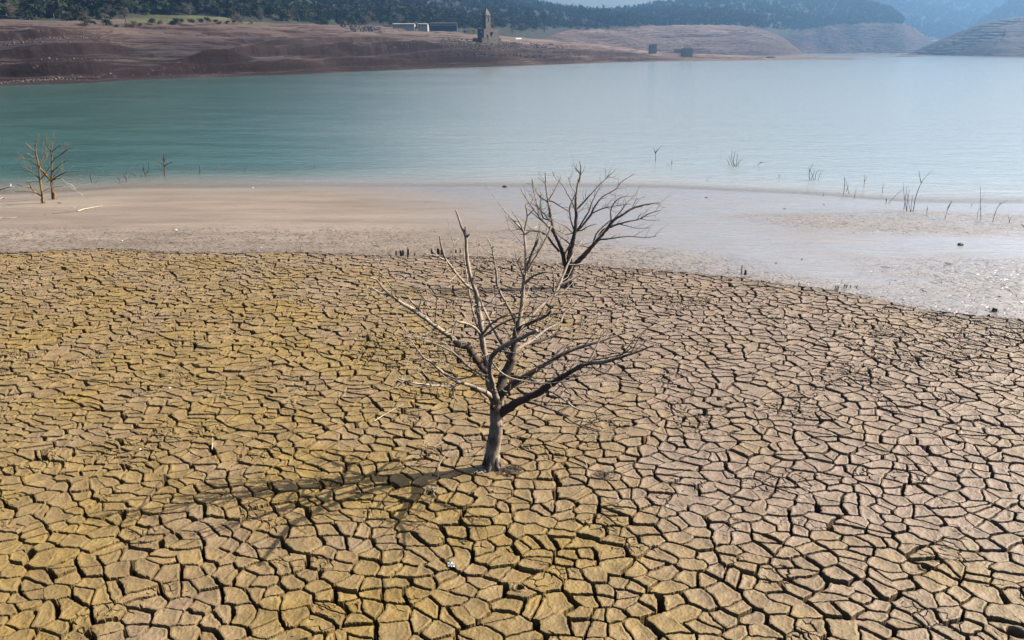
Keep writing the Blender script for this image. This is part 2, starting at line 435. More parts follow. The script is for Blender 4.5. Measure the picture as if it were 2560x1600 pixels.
# burrow holes in the clay (pixel, radius m)
HOLES = [(2315, 1417, .055), (1298, 1472, .05), (1072, 1228, .05), (980, 1206, .035), (1182, 1232, .022), (1230, 1230, .02), (1071, 1137, .03), (1003, 1247, .02), (1155, 800, .03), (1640, 1290, .02), (852, 1250, .02), (320, 1282, .015), (2540, 1580, .09)]
HOLES = [(*on_z(u, v, ZG), r) for u, v, r in HOLES]

PL1 = Cells(0.250, 1.0, 0.74, (-44, 44, -6, 36), 5); PL3 = Cells(0.105, 0.9, 0.3, (-52, 44, -6, 38), 8)
def clay_height(x, y, cell):
    yl = y_lip(x)
    # ragged outlines: the cell lookup is bent at three scales
    wx = x * 0.86 + 0.15 * fbm(x * 1.1, y * 1.1, 2) + 0.021 * fbm(x * 8, y * 8 + 3, 3) + 0.004 * perlin(x * 34, y * 34)
    wy = y * 1.10 + 0.15 * fbm(x * 1.1 + 31, y * 1.1 + 7, 2) + 0.021 * fbm(x * 8 + 9, y * 8 + 5, 3) + 0.004 * perlin(x * 34 + 7, y * 34)
    left = sstep(1.5, -5.0, x) * sstep(14, 9, y)
    wy = wy + left * x * 0.12
    small = sstep(0.12, 0.45, fbm(x * 0.22 + 9, y * 0.3, 2) + 0.35 * sstep(3, 12, x) * sstep(9, 14, y) + 0.25 * sstep(3, 0.6, yl - y) - 0.05)
    vary = 0.75 + 0.5 * np.clip(0.5 + fbm(x * 0.35 + 2, y * 0.35, 2), 0, 1)
    e1, w1, c2, c1, raw = PL1.field(wx, wy, (0.0045, 0.018), (0.009, 0.030), 0.11)
    e1 = e1 - 0.003 * (vary - 1)
    e3, w3, c3, _, _ = PL3.field(wx * 1.0 - 8, wy + 2, (0.001, 0.005), (0.002, 0.009), 0.7)
    e2 = raw
    z = base_z(x, y)
    z = z + (c2 - 0.5) * 0.018 + (c1 - 0.5) * 0.016
    hair = fbm(x * 1.1, y * 1.1 + 5, 2) + 0.45 * small
    e3 = e3 + 0.02 * (1 - sstep(0.02, 0.42, hair))
    rim = lambda e, s: np.exp(-np.clip(e, 0, 1) / s)
    z = z + 0.010 * fbm(x * 4.5, y * 4.5, 4) + 0.004 * perlin(x * 26, y * 26) + 0.008 * sstep(0.0, 0.12, e2) * -1
    z = z - 0.006 * rim(e1, 0.006) + 0.006 * rim(np.abs(e1 - 0.03), 0.02)
    dp1 = (0.12 + 0.68 * sstep(0.002, 0.015, w1)) * sstep(0.004, -0.004, e1)
    dp3 = (0.05 + 0.08 * small) * sstep(0.003, -0.005, e3)
    crack = np.maximum(dp1, dp3)
    soft = 1 - 0.55 * sstep(1.6, 0.5, yl - y)
    z = z - crack * soft
    for hx, hy, hr in HOLES:
        d = np.hypot(x - hx, y - hy)
        z = z + 0.02 * np.exp(-((d - hr * 1.35) / (hr * 0.35)) ** 2) - 0.22 * sstep(hr * 1.1, hr * 0.8, d)
    # the bank edge: crumbles down to the mud flat
    t = sstep(-0.35, 0.75, y - yl + 0.10 * fbm(x * 5, y * 5, 3))
    lump = sstep(-0.45, -0.05, y - yl) 
    z = z - 0.85 * t + lump * 0.05 * fbm(x * 9, y * 9, 3)
    right = sstep(2, 9, x)
    rub = sstep(-0.72 - 0.55 * right, -0.38, y - yl + 0.35 * fbm(x * 2.5, y * 2.5, 2))
    oc = 0.92 - 0.85 * sstep(-1.0, 7.5, x + 0.55 * (y - 8)) * (1 - 0.8 * sstep(9.2, 7.0, y)) - 0.55 * sstep(-2, 8, x) - 0.25 * sstep(14, 21, y)
    oc = np.clip(oc + 0.45 * fbm(x * 0.5 + 3, y * 0.8, 3) + 0.30 * (c2 - 0.5) + 0.18 * (c1 - 0.5), 0, 1)
    return z, oc, np.clip(0.75 * c2 ** 1.3 + 0.35 * (c1 - .4) + 0.35 * small, 0, 1), rub

def build_clay():
    side = 1 + 0.55 * np.linspace(0, 1, 190)[1:] ** 1.3
    c = np.concatenate([-side[::-1], np.linspace(-1, 1, 1950), side]); nc = len(c)
    def W(y): return 0.70 * 1.07 * (0.9376 * y + 2.12)
    yt = np.full(nc, 22.0)
    for _ in range(12): yt = 0.5 * yt + 0.5 * (y_lip(c * W(yt)) + 1.3)
    # row spacing follows the size on the ground of half a picture row, never coarser than 2.3 cm
    ys = [2.4, 2.8, 3.2, 3.5, 3.8, 4.1, 4.3, 4.5, 4.6]
    while ys[-1] < 24.5:
        y = ys[-1]; d = (y * y + 37) / 6.1 / 1400.0 / 2.1
        ys.append(y + min(max(d, 0.0085), 0.021))
    ys = np.array(ys); T = (ys - ys[0]) / (ys[-1] - ys[0])
    Y = ys[0] + T[:, None] * (yt[None, :] - ys[0])
    X = c[None, :] * W(Y)
    Z = np.empty_like(X); O = np.empty_like(X); C = np.empty_like(X); Rb = np.empty_like(X)
    for i in range(0, len(ys), 100):
        Z[i:i+100], O[i:i+100], C[i:i+100], Rb[i:i+100] = clay_height(X[i:i+100], Y[i:i+100], 0)
    o = mesh_grid("cracked_ground", X, Y, Z, M_CLAY, {'ochre': O, 'cell': C, 'rubble': Rb}, smooth=False)
    tag(o, kind='structure')
    print("clay verts", X.size)
build_clay()

def mud_height(x, y):
    yl = y_lip(x); ys = y_sho(x)
    z = mud_z(x, y, yl)
    s = (y - yl) / (ys - yl)
    wx = x + 0.05 * fbm(x * 4, y * 4, 2); wy = y + 0.05 * fbm(x * 4 + 11, y * 4, 2)
    # where the flat is finely cracked: next to the bank, and on the low swell at the right
    n = fbm(x * 0.10 + 3, y * 0.22, 3)
    px_near = sstep(0.50, 0.16, s + 0.10 * n + 0.022 * np.clip(x - 3, 0, 9))
    dx = (x - 23) / 14.0; dy = (y - (36.5 + 0.12 * (x - 23))) / 5.2
    swell = sstep(1.25, 0.35, np.sqrt(dx * dx + dy * dy) + 0.25 * n)
    low = 0.85 * sstep(1.3, 0.4, np.hypot((x - 17.5) / 7.0, (y - 23.0) / 5.5) + 0.3 * n)
    m = np.clip(np.maximum(np.maximum(np.maximum(px_near, swell), low), 0.10 + 0.5 * fbm(x * 0.3, y * 0.6 + 2, 3)), 0, 1) * sstep(1.0, 0.93, s)
    e, w, cc, _, _ = crack_field(wx * 0.85, wy * 1.0, 0.24, 0.95, 0.004, 0.024, 0.62, 31, 0.5)
    z = z - sstep(0.1, 0.9, m + 0.3 * cc - 0.15) * 0.018 * sstep(0.008, -0.008, e)
    lump = fbm(x * 3.5, y * 3.5, 3)
    z = z + m * (0.006 * lump + 0.004 * (cc - 0.5)) + 0.10 * swell * (1 - sstep(0.9, 1.0, s))
    z = z + 0.006 * fbm(x * 1.2, y * 5, 3) * sstep(1.02, 0.95, s)
    wet = np.clip(1 - (0.75 - 0.65 * sstep(0, 9, x)) * m + 0.5 * n, 0, 1) * sstep(-8, 6, x + 10 * (s - 0.3))
    wet = np.clip(wet + 0.35 * sstep(0.75, 1.0, s), 0, 1)
    wet = wet * (1 - 0.35 * m)
    return z, wet, m

def build_mud():
    side = 1 + 0.5 * np.linspace(0, 1, 130)[1:] ** 1.3
    c = np.concatenate([-side[::-1], np.linspace(-1, 1, 1560), side]); nc = len(c)
    ys = [9.0]
    while ys[-1] < 13.5: ys.append(ys[-1] + 0.12)
    ys = ys
    while ys[-1] < 62: ys.append(ys[-1] + (0.028 if ys[-1] < 30 else 0.042 if ys[-1] < 46 else 0.09))
    ys = np.array(ys)
    Y = np.repeat(ys[:, None], nc, 1); X = c[None, :] * 0.70 * 1.07 * (0.9376 * Y + 2.12)
    Z = np.empty_like(X); W = np.empty_like(X); K = np.empty_like(X)
    for i in range(0, len(ys), 120): Z[i:i+120], W[i:i+120], K[i:i+120] = mud_height(X[i:i+120], Y[i:i+120])
    under = Y < y_lip(X) + 0.2
    Z = np.where(under, np.minimum(Z, base_z(X, Y) - 0.9), Z)
    tag(mesh_grid("mud_flat", X, Y, Z, M_MUD, {'wet': W, 'crackle': K}), kind='structure')
    print("mud verts", X.size)
build_mud()

# the wider ground: runs on under everything to the horizon
def build_ground():
    xs = np.concatenate([[-3800, -2500, -1500, -500, -200], np.linspace(-90, 90, 361), [200, 500, 1500, 2500, 3800]])
    ys = np.concatenate([[-1400, -1100, -800, -200, -80], np.linspace(-40, 80, 241), [110, 160, 300, 700, 2000, 3250]])
    X, Y = np.meshgrid(xs, ys)
    yl = y_lip(X); sh = y_sho(X)
    top = base_z(X, Y)
    Wd = 0.70 * 1.07 * 1.55 * (0.9376 * Y + 2.12)
    inside = (Y > 2.6) & (np.abs(X) < Wd - 0.3)
    z = np.where(Y < yl, np.where(inside, top - 1.0, top), mud_z(X, Y, yl))
    Wm = 0.70 * 1.07 * 1.5 * (0.9376 * Y + 2.12)
    z = np.where((Y >= yl - 2) & (Y < 64) & (np.abs(X) < Wm - 0.5), np.minimum(z, mud_z(X, Y, yl)) - 0.7, z)
    z = np.where(Y > 62, np.minimum(z, -3.5), np.maximum(z, -3.5))
    z = np.where(np.abs(Y) > 150, -3.5, z)
    n = X.size
    zz = np.zeros_like(X)
    o = mesh_grid("ground", X, Y, z, M_CLAY, {'ochre': 0.75 - 0.7 * sstep(-3, 8, X), 'cell': zz + 0.4, 'rubble': zz}); tag(o, kind='structure')
build_ground()

def build_water():
    xs = np.concatenate([[-3000, -1200, -600, -300, -150], np.linspace(-90, 90, 361), [150, 300, 600, 1200, 3000]])
    ys = np.concatenate([np.linspace(24, 64, 321), [70, 80, 100, 150, 250, 450, 800, 1400, 2400, 3200]])
    X, Y = np.meshgrid(xs, ys)
    t = np.clip(Y - y_sho(X), 0, 40); d = np.clip(0.05 * t + 0.010 * t * t, 0, 3)
    tag(mesh_grid("lake_water", X, Y, X * 0, M_WATER, {'depth': d, 'glare': sstep(-0.42, 0.12, X / (Y + 5)) * sstep(42, 58, Y + 0.15 * X)}), kind='structure')  # includes the mask for the painted sky glare
build_water()

# ------------------------------------------------------------------ bare trees
def catmull(P, step):
    P = [np.array(p, float) for p in P]
    if len(P) < 3: 
        return [P[0] + (P[-1] - P[0]) * t for t in np.linspace(0, 1, max(2, int(np.linalg.norm(P[-1][:3] - P[0][:3]) / step)))]
    Q = [2 * P[0] - P[1]] + P + [2 * P[-1] - P[-2]]
    out = []
    for i in range(1, len(Q) - 2):
        n = max(1, int(np.linalg.norm((Q[i + 1] - Q[i])[:3]) / step))
        for k in range(n):
            t = k / n
            out.append(0.5 * ((2 * Q[i]) + (-Q[i-1] + Q[i+1]) * t + (2*Q[i-1] - 5*Q[i] + 4*Q[i+1] - Q[i+2]) * t*t + (-Q[i-1] + 3*Q[i] - 3*Q[i+1] + Q[i+2]) * t**3))
    out.append(P[-1]); return out

class Tube:
    def __init__(s): s.v = []; s.f = []; s.a = []
    def add(s, pts, r, sides=7, bleach=(0.3, 0.8), rr=random, flare=0.0):
        """pts: points, r: radius per point"""
        n = len(pts); P = [Vector(p[:3]) for p in pts]
        base = len(s.v); up = Vector((0.31, 0.17, 0.93))
        prevx = None
        for i in range(n):
            d = (P[min(i + 1, n - 1)] - P[max(i - 1, 0)])
            if d.length < 1e-9: d = Vector((0, 0, 1))
            d.normalize()
            x = (prevx - d * prevx.dot(d)) if prevx is not None else d.orthogonal()
            if x.length < 1e-6: x = d.orthogonal()
            x.normalize(); prevx = x; y = d.cross(x)
            for k in range(sides):
                a = 2 * math.pi * k / sides
                q = r[i] * (1 + 0.10 * math.sin(a * 2 + i * 0.35) + 0.10 * (rr.random() - 0.5))
                if flare and i < 4: q *= 1 + flare * (1 - i / 4) * (0.6 + 0.5 * math.sin(3 * a + 1))
                s.v.append(P[i] + (x * math.cos(a) + y * math.sin(a)) * q)
                s.a.append(bleach[0] + (bleach[1] - bleach[0]) * i / max(1, n - 1))
            if i:
                for k in range(sides):
                    k2 = (k + 1) % sides; b0 = base + (i - 1) * sides; b1 = base + i * sides
                    s.f.append((b0 + k, b0 + k2, b1 + k2, b1 + k))
        s.v.append(P[-1] + (P[-1] - P[-2]).normalized() * r[-1] * 0.6 if n > 1 else P[-1]); s.a.append(bleach[1])
        t = len(s.v) - 1; b1 = base + (n - 1) * sides
        for k in range(sides): s.f.append((b1 + k, b1 + (k + 1) % sides, t))
    def build(s, name, mat, parent=None, origin=None):
        og = origin if origin is not None else Vector((0, 0, 0))
        me = bpy.data.meshes.new(name)
        me.from_pydata([tuple(v - og) for v in s.v], [], s.f)
        me.polygons.foreach_set('use_smooth', [True] * len(s.f))
        at = me.attributes.new('bleach', 'FLOAT', 'POINT'); at.data.foreach_set('value', np.array(s.a, np.float32))
        me.update()
        return link(name, me, mat, parent)

def grow(tb, pts3, r0, r1, bleach, rr, spurs=0.0, jag=0.5, sides=7, step=0.05):
    """jittered tapering limb along world points, with short spurs"""
    C = catmull(pts3, step); n = len(C); out = []
    off = Vector((0, 0, 0))
    for i, p in enumerate(C):
        rad = r0 + (r1 - r0) * (i / max(1, n - 1)) ** 0.85
        off = off * 0.8 + Vector((rr.gauss(0, 1), rr.gauss(0, 1), rr.gauss(0, 1))) * rad * 0.16 * jag
        out.append(Vector(p[:3]) + (off if 0 < i < n - 1 else off * 0))
    rad = [(r0 + (r1 - r0) * (i / max(1, n - 1)) ** 0.85) * (1 + 0.22 * max(0, rr.random() - 0.8)) for i in range(n)]
    tb.add(out, rad, sides, bleach, rr)
    if spurs > 0:
        L = sum((out[i + 1] - out[i]).length for i in range(n - 1))
        for _ in range(int(L * spurs * (0.6 + 0.8 * rr.random()))):
            i = rr.randrange(max(1, n // 5), n - 1) if n > 3 else 0
            d = (out[min(i + 1, n - 1)] - out[i - 1]).normalized()
            side = Vector((rr.gauss(0, 1), rr.gauss(0, 1), rr.gauss(0, 1) + 0.4)); side = (side - d * side.dot(d)).normalized()
            l = 0.05 + 0.38 * rr.random() ** 2.5
            q0 = out[i]; q1 = q0 + (d * 0.5 + side) * l * 0.55; q2 = q1 + (d * 0.8 + side * 0.6 + Vector((0, 0, .2))) * l * 0.5
            rs = min(rad[i] * 0.5, 0.009)
            if rr.random() < 0.34 and i > n * 0.35:
                l = 0.25 + 0.45 * rr.random(); q1 = q0 + (d * 0.8 + side * 0.7) * l * 0.5; q2 = q1 + (d + side * 0.3 + Vector((0, 0, .25))) * l * 0.5
                rs = min(rad[i] * 0.55, 0.0075)
                tb.add([q1, q1 + (side - d * .2) * l * .2], [rs * .6, rs * .3], 4, (bleach[0], min(1, bleach[1] + 0.2)), rr)
            tb.add([q0, q1, q2], [rs, rs * 0.8, rs * 0.4], 4, (bleach[0], min(1, bleach[1] + 0.2)), rr)

def traced_tree(name, conv, base_px, spec, label, cat, group, mat, px_scale, seed, yoff=None):
    """spec: list of (part name, parent index or None, [(x,y)...], r_start, r_end, dy_end, bleach, sides); world depth grows along each limb"""
    rr = random.Random(seed)
    bu, bv = conv(*base_px)
    B = hit(bu, bv)
    root = empty(name, B, label, cat, group)
    Y0 = B.y; done = []; objs = []
    for (pn, par, pts, r0, r1, dy, bl) in spec:
        px = [conv(*p) for p in pts]
        if par is None: ys = Y0
        else:
            q = done[par]; i = min(range(len(q[0])), key=lambda k: (q[0][k][0] - px[0][0]) ** 2 + (q[0][k][1] - px[0][1]) ** 2)
            ys = q[1][i]
        L = [0.0]
        for a, b in zip(px, px[1:]): L.append(L[-1] + math.hypot(b[0] - a[0], b[1] - a[1]))
        Ys = [ys + dy * (l / L[-1]) ** 1.1 for l in L]
        P3 = [tuple(at_y(u, v, y)) for (u, v), y in zip(px, Ys)]
        if par is None:
            P3 = [(P3[0][0], P3[0][1], P3[0][2] - 0.15)] + P3
        # dense record for children
        dpx, dys = [], []
        for (a, b, ya, yb) in zip(px, px[1:], Ys, Ys[1:]):
            for t in (0, .25, .5, .75): dpx.append((a[0] + (b[0] - a[0]) * t, a[1] + (b[1] - a[1]) * t)); dys.append(ya + (yb - ya) * t)
        dpx.append(px[-1]); dys.append(Ys[-1]); done.append((dpx, dys))
        sc = px_scale * (Y0 * 0.9376 + 2.3) / FPX
        tb = Tube()
        big = r0 * sc > 0.03
        grow(tb, P3, r0 * sc * 0.92, max(r1 * sc, 0.0045), bl, rr, spurs=(6.5 if pn != 'trunk' else 0), sides=12 if pn == 'trunk' else (9 if big else 6), step=0.05 if big else 0.06, jag=(0.3 if pn == 'trunk' else 0.9))
        if pn == 'trunk':
            # split foot and the broken stub on top
            for k in range(5):
                a = k * 1.3 + 0.4; b0 = Vector(P3[1]); d = Vector((math.cos(a), math.sin(a), 0))
                rw = r0 * sc
                tb.add([b0 + Vector((0, 0, 0.25)) + d * rw * .5, b0 + d * rw * 0.9 + Vector((0, 0, .08)), b0 + d * rw * 1.5 - Vector((0, 0, .05))], [rw * .4, rw * .38, rw * .2], 6, (.3, .4), rr)
            parent = root
        else:
            parent = root if (par is None or spec[par][0] == 'trunk') else objs[par]
            depth = 0; q = par
            while q is not None and spec[q][0] != 'trunk': depth += 1; q = spec[q][1]
            if depth >= 2:
                parent = objs[par].parent if spec[par][0] != 'branch' else objs[par]
        # world coordinates -> local to the root (parents carry no transform of their own)
        nm = pn if not (pn == 'branch' and parent is not root) else 'twig'
        o = tb.build(nm, mat, parent, B)
        objs.append(o)
    return root

A = lambda x, y: (900 + .463 * x, 500 + .463 * y)
Bz = lambda x, y: (1200 + .2646 * x, 380 + .2646 * y)
def sp(par, pts, r0, r1, dy, bl=(0.5, 0.9), pn='branch'): return (pn, par, pts, r0, r1, dy, bl)
T1 = [
 sp(None, [(712,1445),(716,1370),(728,1280),(738,1200),(742,1135),(740,1085)], 38, 34, 0.0, (.68,.42), 'trunk'),                    # 0
 sp(0, [(745,1160),(800,1120),(870,1080),(960,1040),(1060,975),(1130,930),(1215,885),(1330,870),(1460,835),(1590,785)], 26, 3, -1.5, (.1,.55)),  # 1
 sp(0, [(742,1105),(770,1050),(820,1000),(900,945),(985,890),(1070,845),(1170,800),(1270,770),(1350,745),(1450,710)], 20, 4, 0.1, (.08,.55)),    # 2
 sp(0, [(745,1120),(755,1040),(775,960),(798,890),(815,850)], 30, 21, 0.2, (.05,.15)),                                           # 3
 sp(3, [(815,855),(830,780),(845,720),(855,680)], 19, 17, 0.05, (.25,.5)),                                                          # 4
 sp(4, [(855,690),(862,650),(875,570),(888,450),(895,360),(893,250),(889,180),(905,90),(895,20)], 14, 3, 0.25, (.65,.9)),             # 5
 sp(4, [(855,690),(960,590),(1060,490),(1110,375),(1150,290),(1200,222)], 12, 3, 1.1, (.6,.85)),                                       # 6
 sp(3, [(812,855),(790,820),(760,765),(730,720),(700,650),(660,570),(648,530)], 14, 4, 0.9, (.2,.8)),                                 # 7
 sp(4, [(850,690),(820,620),(795,570),(745,470),(735,380),(712,260),(690,210)], 10, 3, -0.2, (.5,.95)),                               # 8
 sp(3, [(815,850),(870,795),(920,765),(1000,700),(1080,660),(1100,615),(1170,540)], 12, 3, 0.9, (.55,.95)),                           # 9
 sp(0, [(735,1110),(705,1010),(690,930),(680,860),(665,780),(655,700),(640,610),(625,490),(600,420),(580,320),(570,200),(545,140),(518,55)], 26, 4, 0.1, (.45,.95)),  # 10
 sp(10, [(690,930),(660,895),(620,840),(580,790),(530,780),(480,730),(420,690),(370,650),(300,600),(230,560),(165,515),(120,470),(88,430),(50,418)], 22, 4, -0.5, (.05,1.2)),  # 11
 sp(0, [(745,1110),(722,1020),(700,930),(705,865),(730,825),(780,785),(860,750),(955,705)], 17, 8, -1.6, (.65,.75)),                    # 12
 sp(0, [(740,1085),(680,1040),(620,1010),(545,985),(500,965),(440,930),(390,880),(345,850),(290,780)], 15, 3, -1.1, (.45,.6)),        # 13
 sp(10, [(690,948),(640,935),(570,885),(510,830),(460,800),(385,770),(335,750)], 10, 3, -1.3, (.3,.6)),                                  # 14
 sp(1, [(800,1120),(860,1075),(960,1030),(1040,1038),(1110,1085),(1180,1130),(1330,1160)], 9, 3, -0.9, (.3,.6)),                     # 15
 sp(1, [(870,1080),(960,1105),(1080,1150),(1150,1200),(1250,1240),(1370,1255)], 8, 2, -1.3, (.35,.7)),                               # 16
 # side twigs
 sp(1, [(1230,882),(1300,745),(1345,690),(1400,640)], 6, 2, 0.3, (.9,1)),
 sp(1, [(1200,885),(1270,862),(1380,842),(1480,810)], 6, 2, -0.2, (.3,.5)),
 sp(1, [(1245,880),(1300,930),(1430,938),(1560,922)], 5, 2, -0.3, (.3,.7)),
 sp(1, [(1075,965),(1110,1015),(1140,1045)], 6, 2, -0.2, (.3,.6)),
 sp(2, [(1250,775),(1330,735),(1420,690)], 5, 2, 0.3, (.4,.7)),
 sp(2, [(1030,862),(1100,790),(1150,770),(1260,770)], 5, 2, 0.2, (.5,.8)),
 sp(2, [(905,945),(960,925),(1010,890),(1050,870)], 5, 2, -0.2, (.8,.9)),
 sp(5, [(890,180),(850,130),(800,90)], 7, 3, 0.1, (.8,1)),
 sp(5, [(890,185),(925,165),(955,145)], 6, 3, 0.1, (.4,.6)),
 sp(5, [(888,180),(862,120),(820,60)], 5, 2, -0.1, (.8,1)),
 sp(5, [(905,85),(930,60),(945,45)], 4, 2, 0, (.8,1)),
 sp(5, [(895,380),(925,300),(950,240),(970,200)], 9, 5, 0.1, (.3,.4)),
 sp(5, [(900,390),(950,300),(1000,210),(1035,140)], 7, 3, 0.15, (.8,1)),
 sp(5, [(885,430),(865,370),(845,310)], 6, 3, 0.1, (.85,1)),
 sp(5, [(893,450),(940,410),(1015,385)], 8, 5, -0.1, (.5,.5)),
 sp(30, [(850,335),(862,315),(872,303)], 4, 3, 0.0, (1,1)),
 sp(6, [(1085,460),(1140,430),(1200,395),(1300,340)], 8, 3, 0.2, (.55,.6)),
 sp(6, [(1130,350),(1165,350),(1200,343)], 5, 4, 0, (.8,.9)),
 sp(6, [(1045,500),(1045,430),(1037,370)], 6, 3, -0.05, (.8,.9)),
 sp(4, [(855,695),(920,660),(990,632),(1032,600)], 11, 6, -0.9, (.4,.45)),
 sp(7, [(735,635),(738,580),(733,530)], 4, 2, -0.05, (.8,.9)),
 sp(8, [(712,262),(718,255),(726,248)], 4, 3, 0, (1,1)),
 sp(8, [(738,410),(725,350),(722,310)], 4, 2, 0, (1,1)),
 sp(9, [(915,780),(1010,750),(1100,710),(1200,680),(1300,618)], 8, 2, 0.3, (.4,.6)),
 sp(9, [(1080,658),(1085,645),(1090,630)], 4, 2, 0, (1,1)),
 sp(40, [(1190,688),(1195,650),(1203,605)], 4, 2, 0, (.9,1)),
 sp(9, [(1060,672),(1000,680),(960,655)], 5, 2, -0.1, (.4,.6)),
 sp(10, [(570,205),(568,175),(568,145)], 6, 4, 0, (.3,.3)),
 sp(10, [(570,205),(580,195),(590,185)], 6, 4, 0, (.3,.3)),
 sp(10, [(622,490),(590,470),(560,440),(500,370),(460,310),(437,240),(430,195)], 9, 3, -0.7, (.9,1.1)),
 sp(46, [(465,328),(430,312),(395,280)], 6, 3, 0, (1,1)),
 sp(10, [(625,490),(650,465),(678,440)], 6, 3, 0.1, (.5,.6)),
 sp(10, [(643,725),(615,620),(592,510),(575,400),(563,300),(561,230)], 7, 2, 0.6, (.7,1)),
 sp(10, [(658,735),(700,680),(745,645),(800,618)], 9, 4, -0.3, (.5,.6)),
 sp(10, [(655,745),(740,680),(840,638),(930,630),(1040,615),(1130,605)], 7, 2, -0.5, (.5,.5)),
 sp(10, [(652,730),(620,688),(580,668),(522,655)], 9, 5, -0.4, (1,1.2)),
 sp(52, [(522,655),(498,700),(490,735),(505,760)], 5, 3, -0.1, (1.1,1.2)),
 sp(52, [(540,665),(500,710),(470,720)], 4, 2, -0.1, (1.1,1.2)),
 sp(11, [(168,515),(110,500),(66,475)], 7, 3, 0, (1,1.1)),
 sp(11, [(168,512),(175,490),(181,455)], 4, 2, 0, (.7,.9)),
 sp(11, [(172,520),(150,540),(118,542)], 5, 2, -0.1, (1,1.2)),
 sp(11, [(380,655),(320,590),(245,510)], 8, 3, 0.1, (.6,.8)),
 sp(57+1, [(318,590),(328,550),(335,508)], 5, 2, 0, (.8,.9)),
 sp(11, [(405,672),(412,600),(414,530)], 6, 3, 0, (.9,1)),
 sp(11, [(410,690),(370,715),(320,738),(232,735)], 6, 2, -0.3, (1,1.1)),
 sp(11, [(480,742),(400,748),(345,745),(280,735)], 5, 2, -0.3, (.5,.6)),
 sp(11, [(500,745),(508,700),(520,660)], 4, 2, -0.1, (.9,1)),
 sp(12, [(725,830),(690,835),(655,850)], 5, 3, -0.1, (1.1,1.2)),
 sp(12, [(710,870),(750,920),(800,955),(880,975),(1000,990),(1100,978)], 6, 2, -0.3, (.6,.7)),
 sp(12, [(790,780),(800,765),(806,755)], 4, 2, 0, (.9,1)),
 sp(13, [(545,985),(500,1000),(400,1000),(300,990),(205,963)], 9, 4, -0.6, (1,1.2)),
 sp(67, [(520,990),(500,1018),(505,1050),(525,1092)], 7, 3, -0.1, (1.1,1.2)),
 sp(67, [(240,980),(225,990),(205,1007)], 4, 2, 0, (1,1.1)),
 sp(68, [(505,1050),(485,1065),(463,1076)], 4, 2, 0, (1.1,1.2)),
 sp(13, [(350,855),(320,870),(275,865)], 4, 2, 0, (.4,.6)),
 sp(13, [(445,935),(520,965),(600,952),(690,945)], 5, 4, -0.2, (.4,.5)),
 sp(14, [(580,890),(540,860),(470,780),(440,765)], 5, 2, -0.1, (.4,.7)),
 sp(10, [(690,945),(780,950),(860,955),(1000,962),(1200,946),(1340,935)], 6, 2, -1.0, (.3,.6)),
 sp(15, [(1045,1040),(1080,1010),(1100,985)], 4, 2, 0, (.4,.6)),
 sp(2, [(770,1060),(830,1010),(900,972),(930,965)], 6, 3, -0.6, (.9,1)),
 sp(1, [(1140,925),(1200,905),(1270,905),(1330,925)], 4, 2, -.3, (.5,.7)),
 sp(16, [(1150,1200),(1190,1190),(1240,1200),(1300,1175)], 4, 2, -.2, (.6,.9)),
]
tree1 = traced_tree("dead_tree", A, (712, 1445), T1, "large dead tree with pale crooked branches standing on the cracked clay in the foreground", "tree", None, M_BARK, 0.463, 3)
# the sawn orange stub at the fork
tb = Tube(); q = at_y(*A(722, 1120), tree1.location.y - 0.13)
tb.add([q + Vector((.02, .12, -.05)), q + Vector((0, .02, 0)), q + Vector((-.01, -.05, .03))], [.045, .042, .036], 10, (0, 0))
stub_mat = simple_mat("torn_wood", (0.035, 0.016, 0.010), (0.095, 0.042, 0.020), 40)
tb.build("broken_stub", stub_mat, tree1, tree1.location)

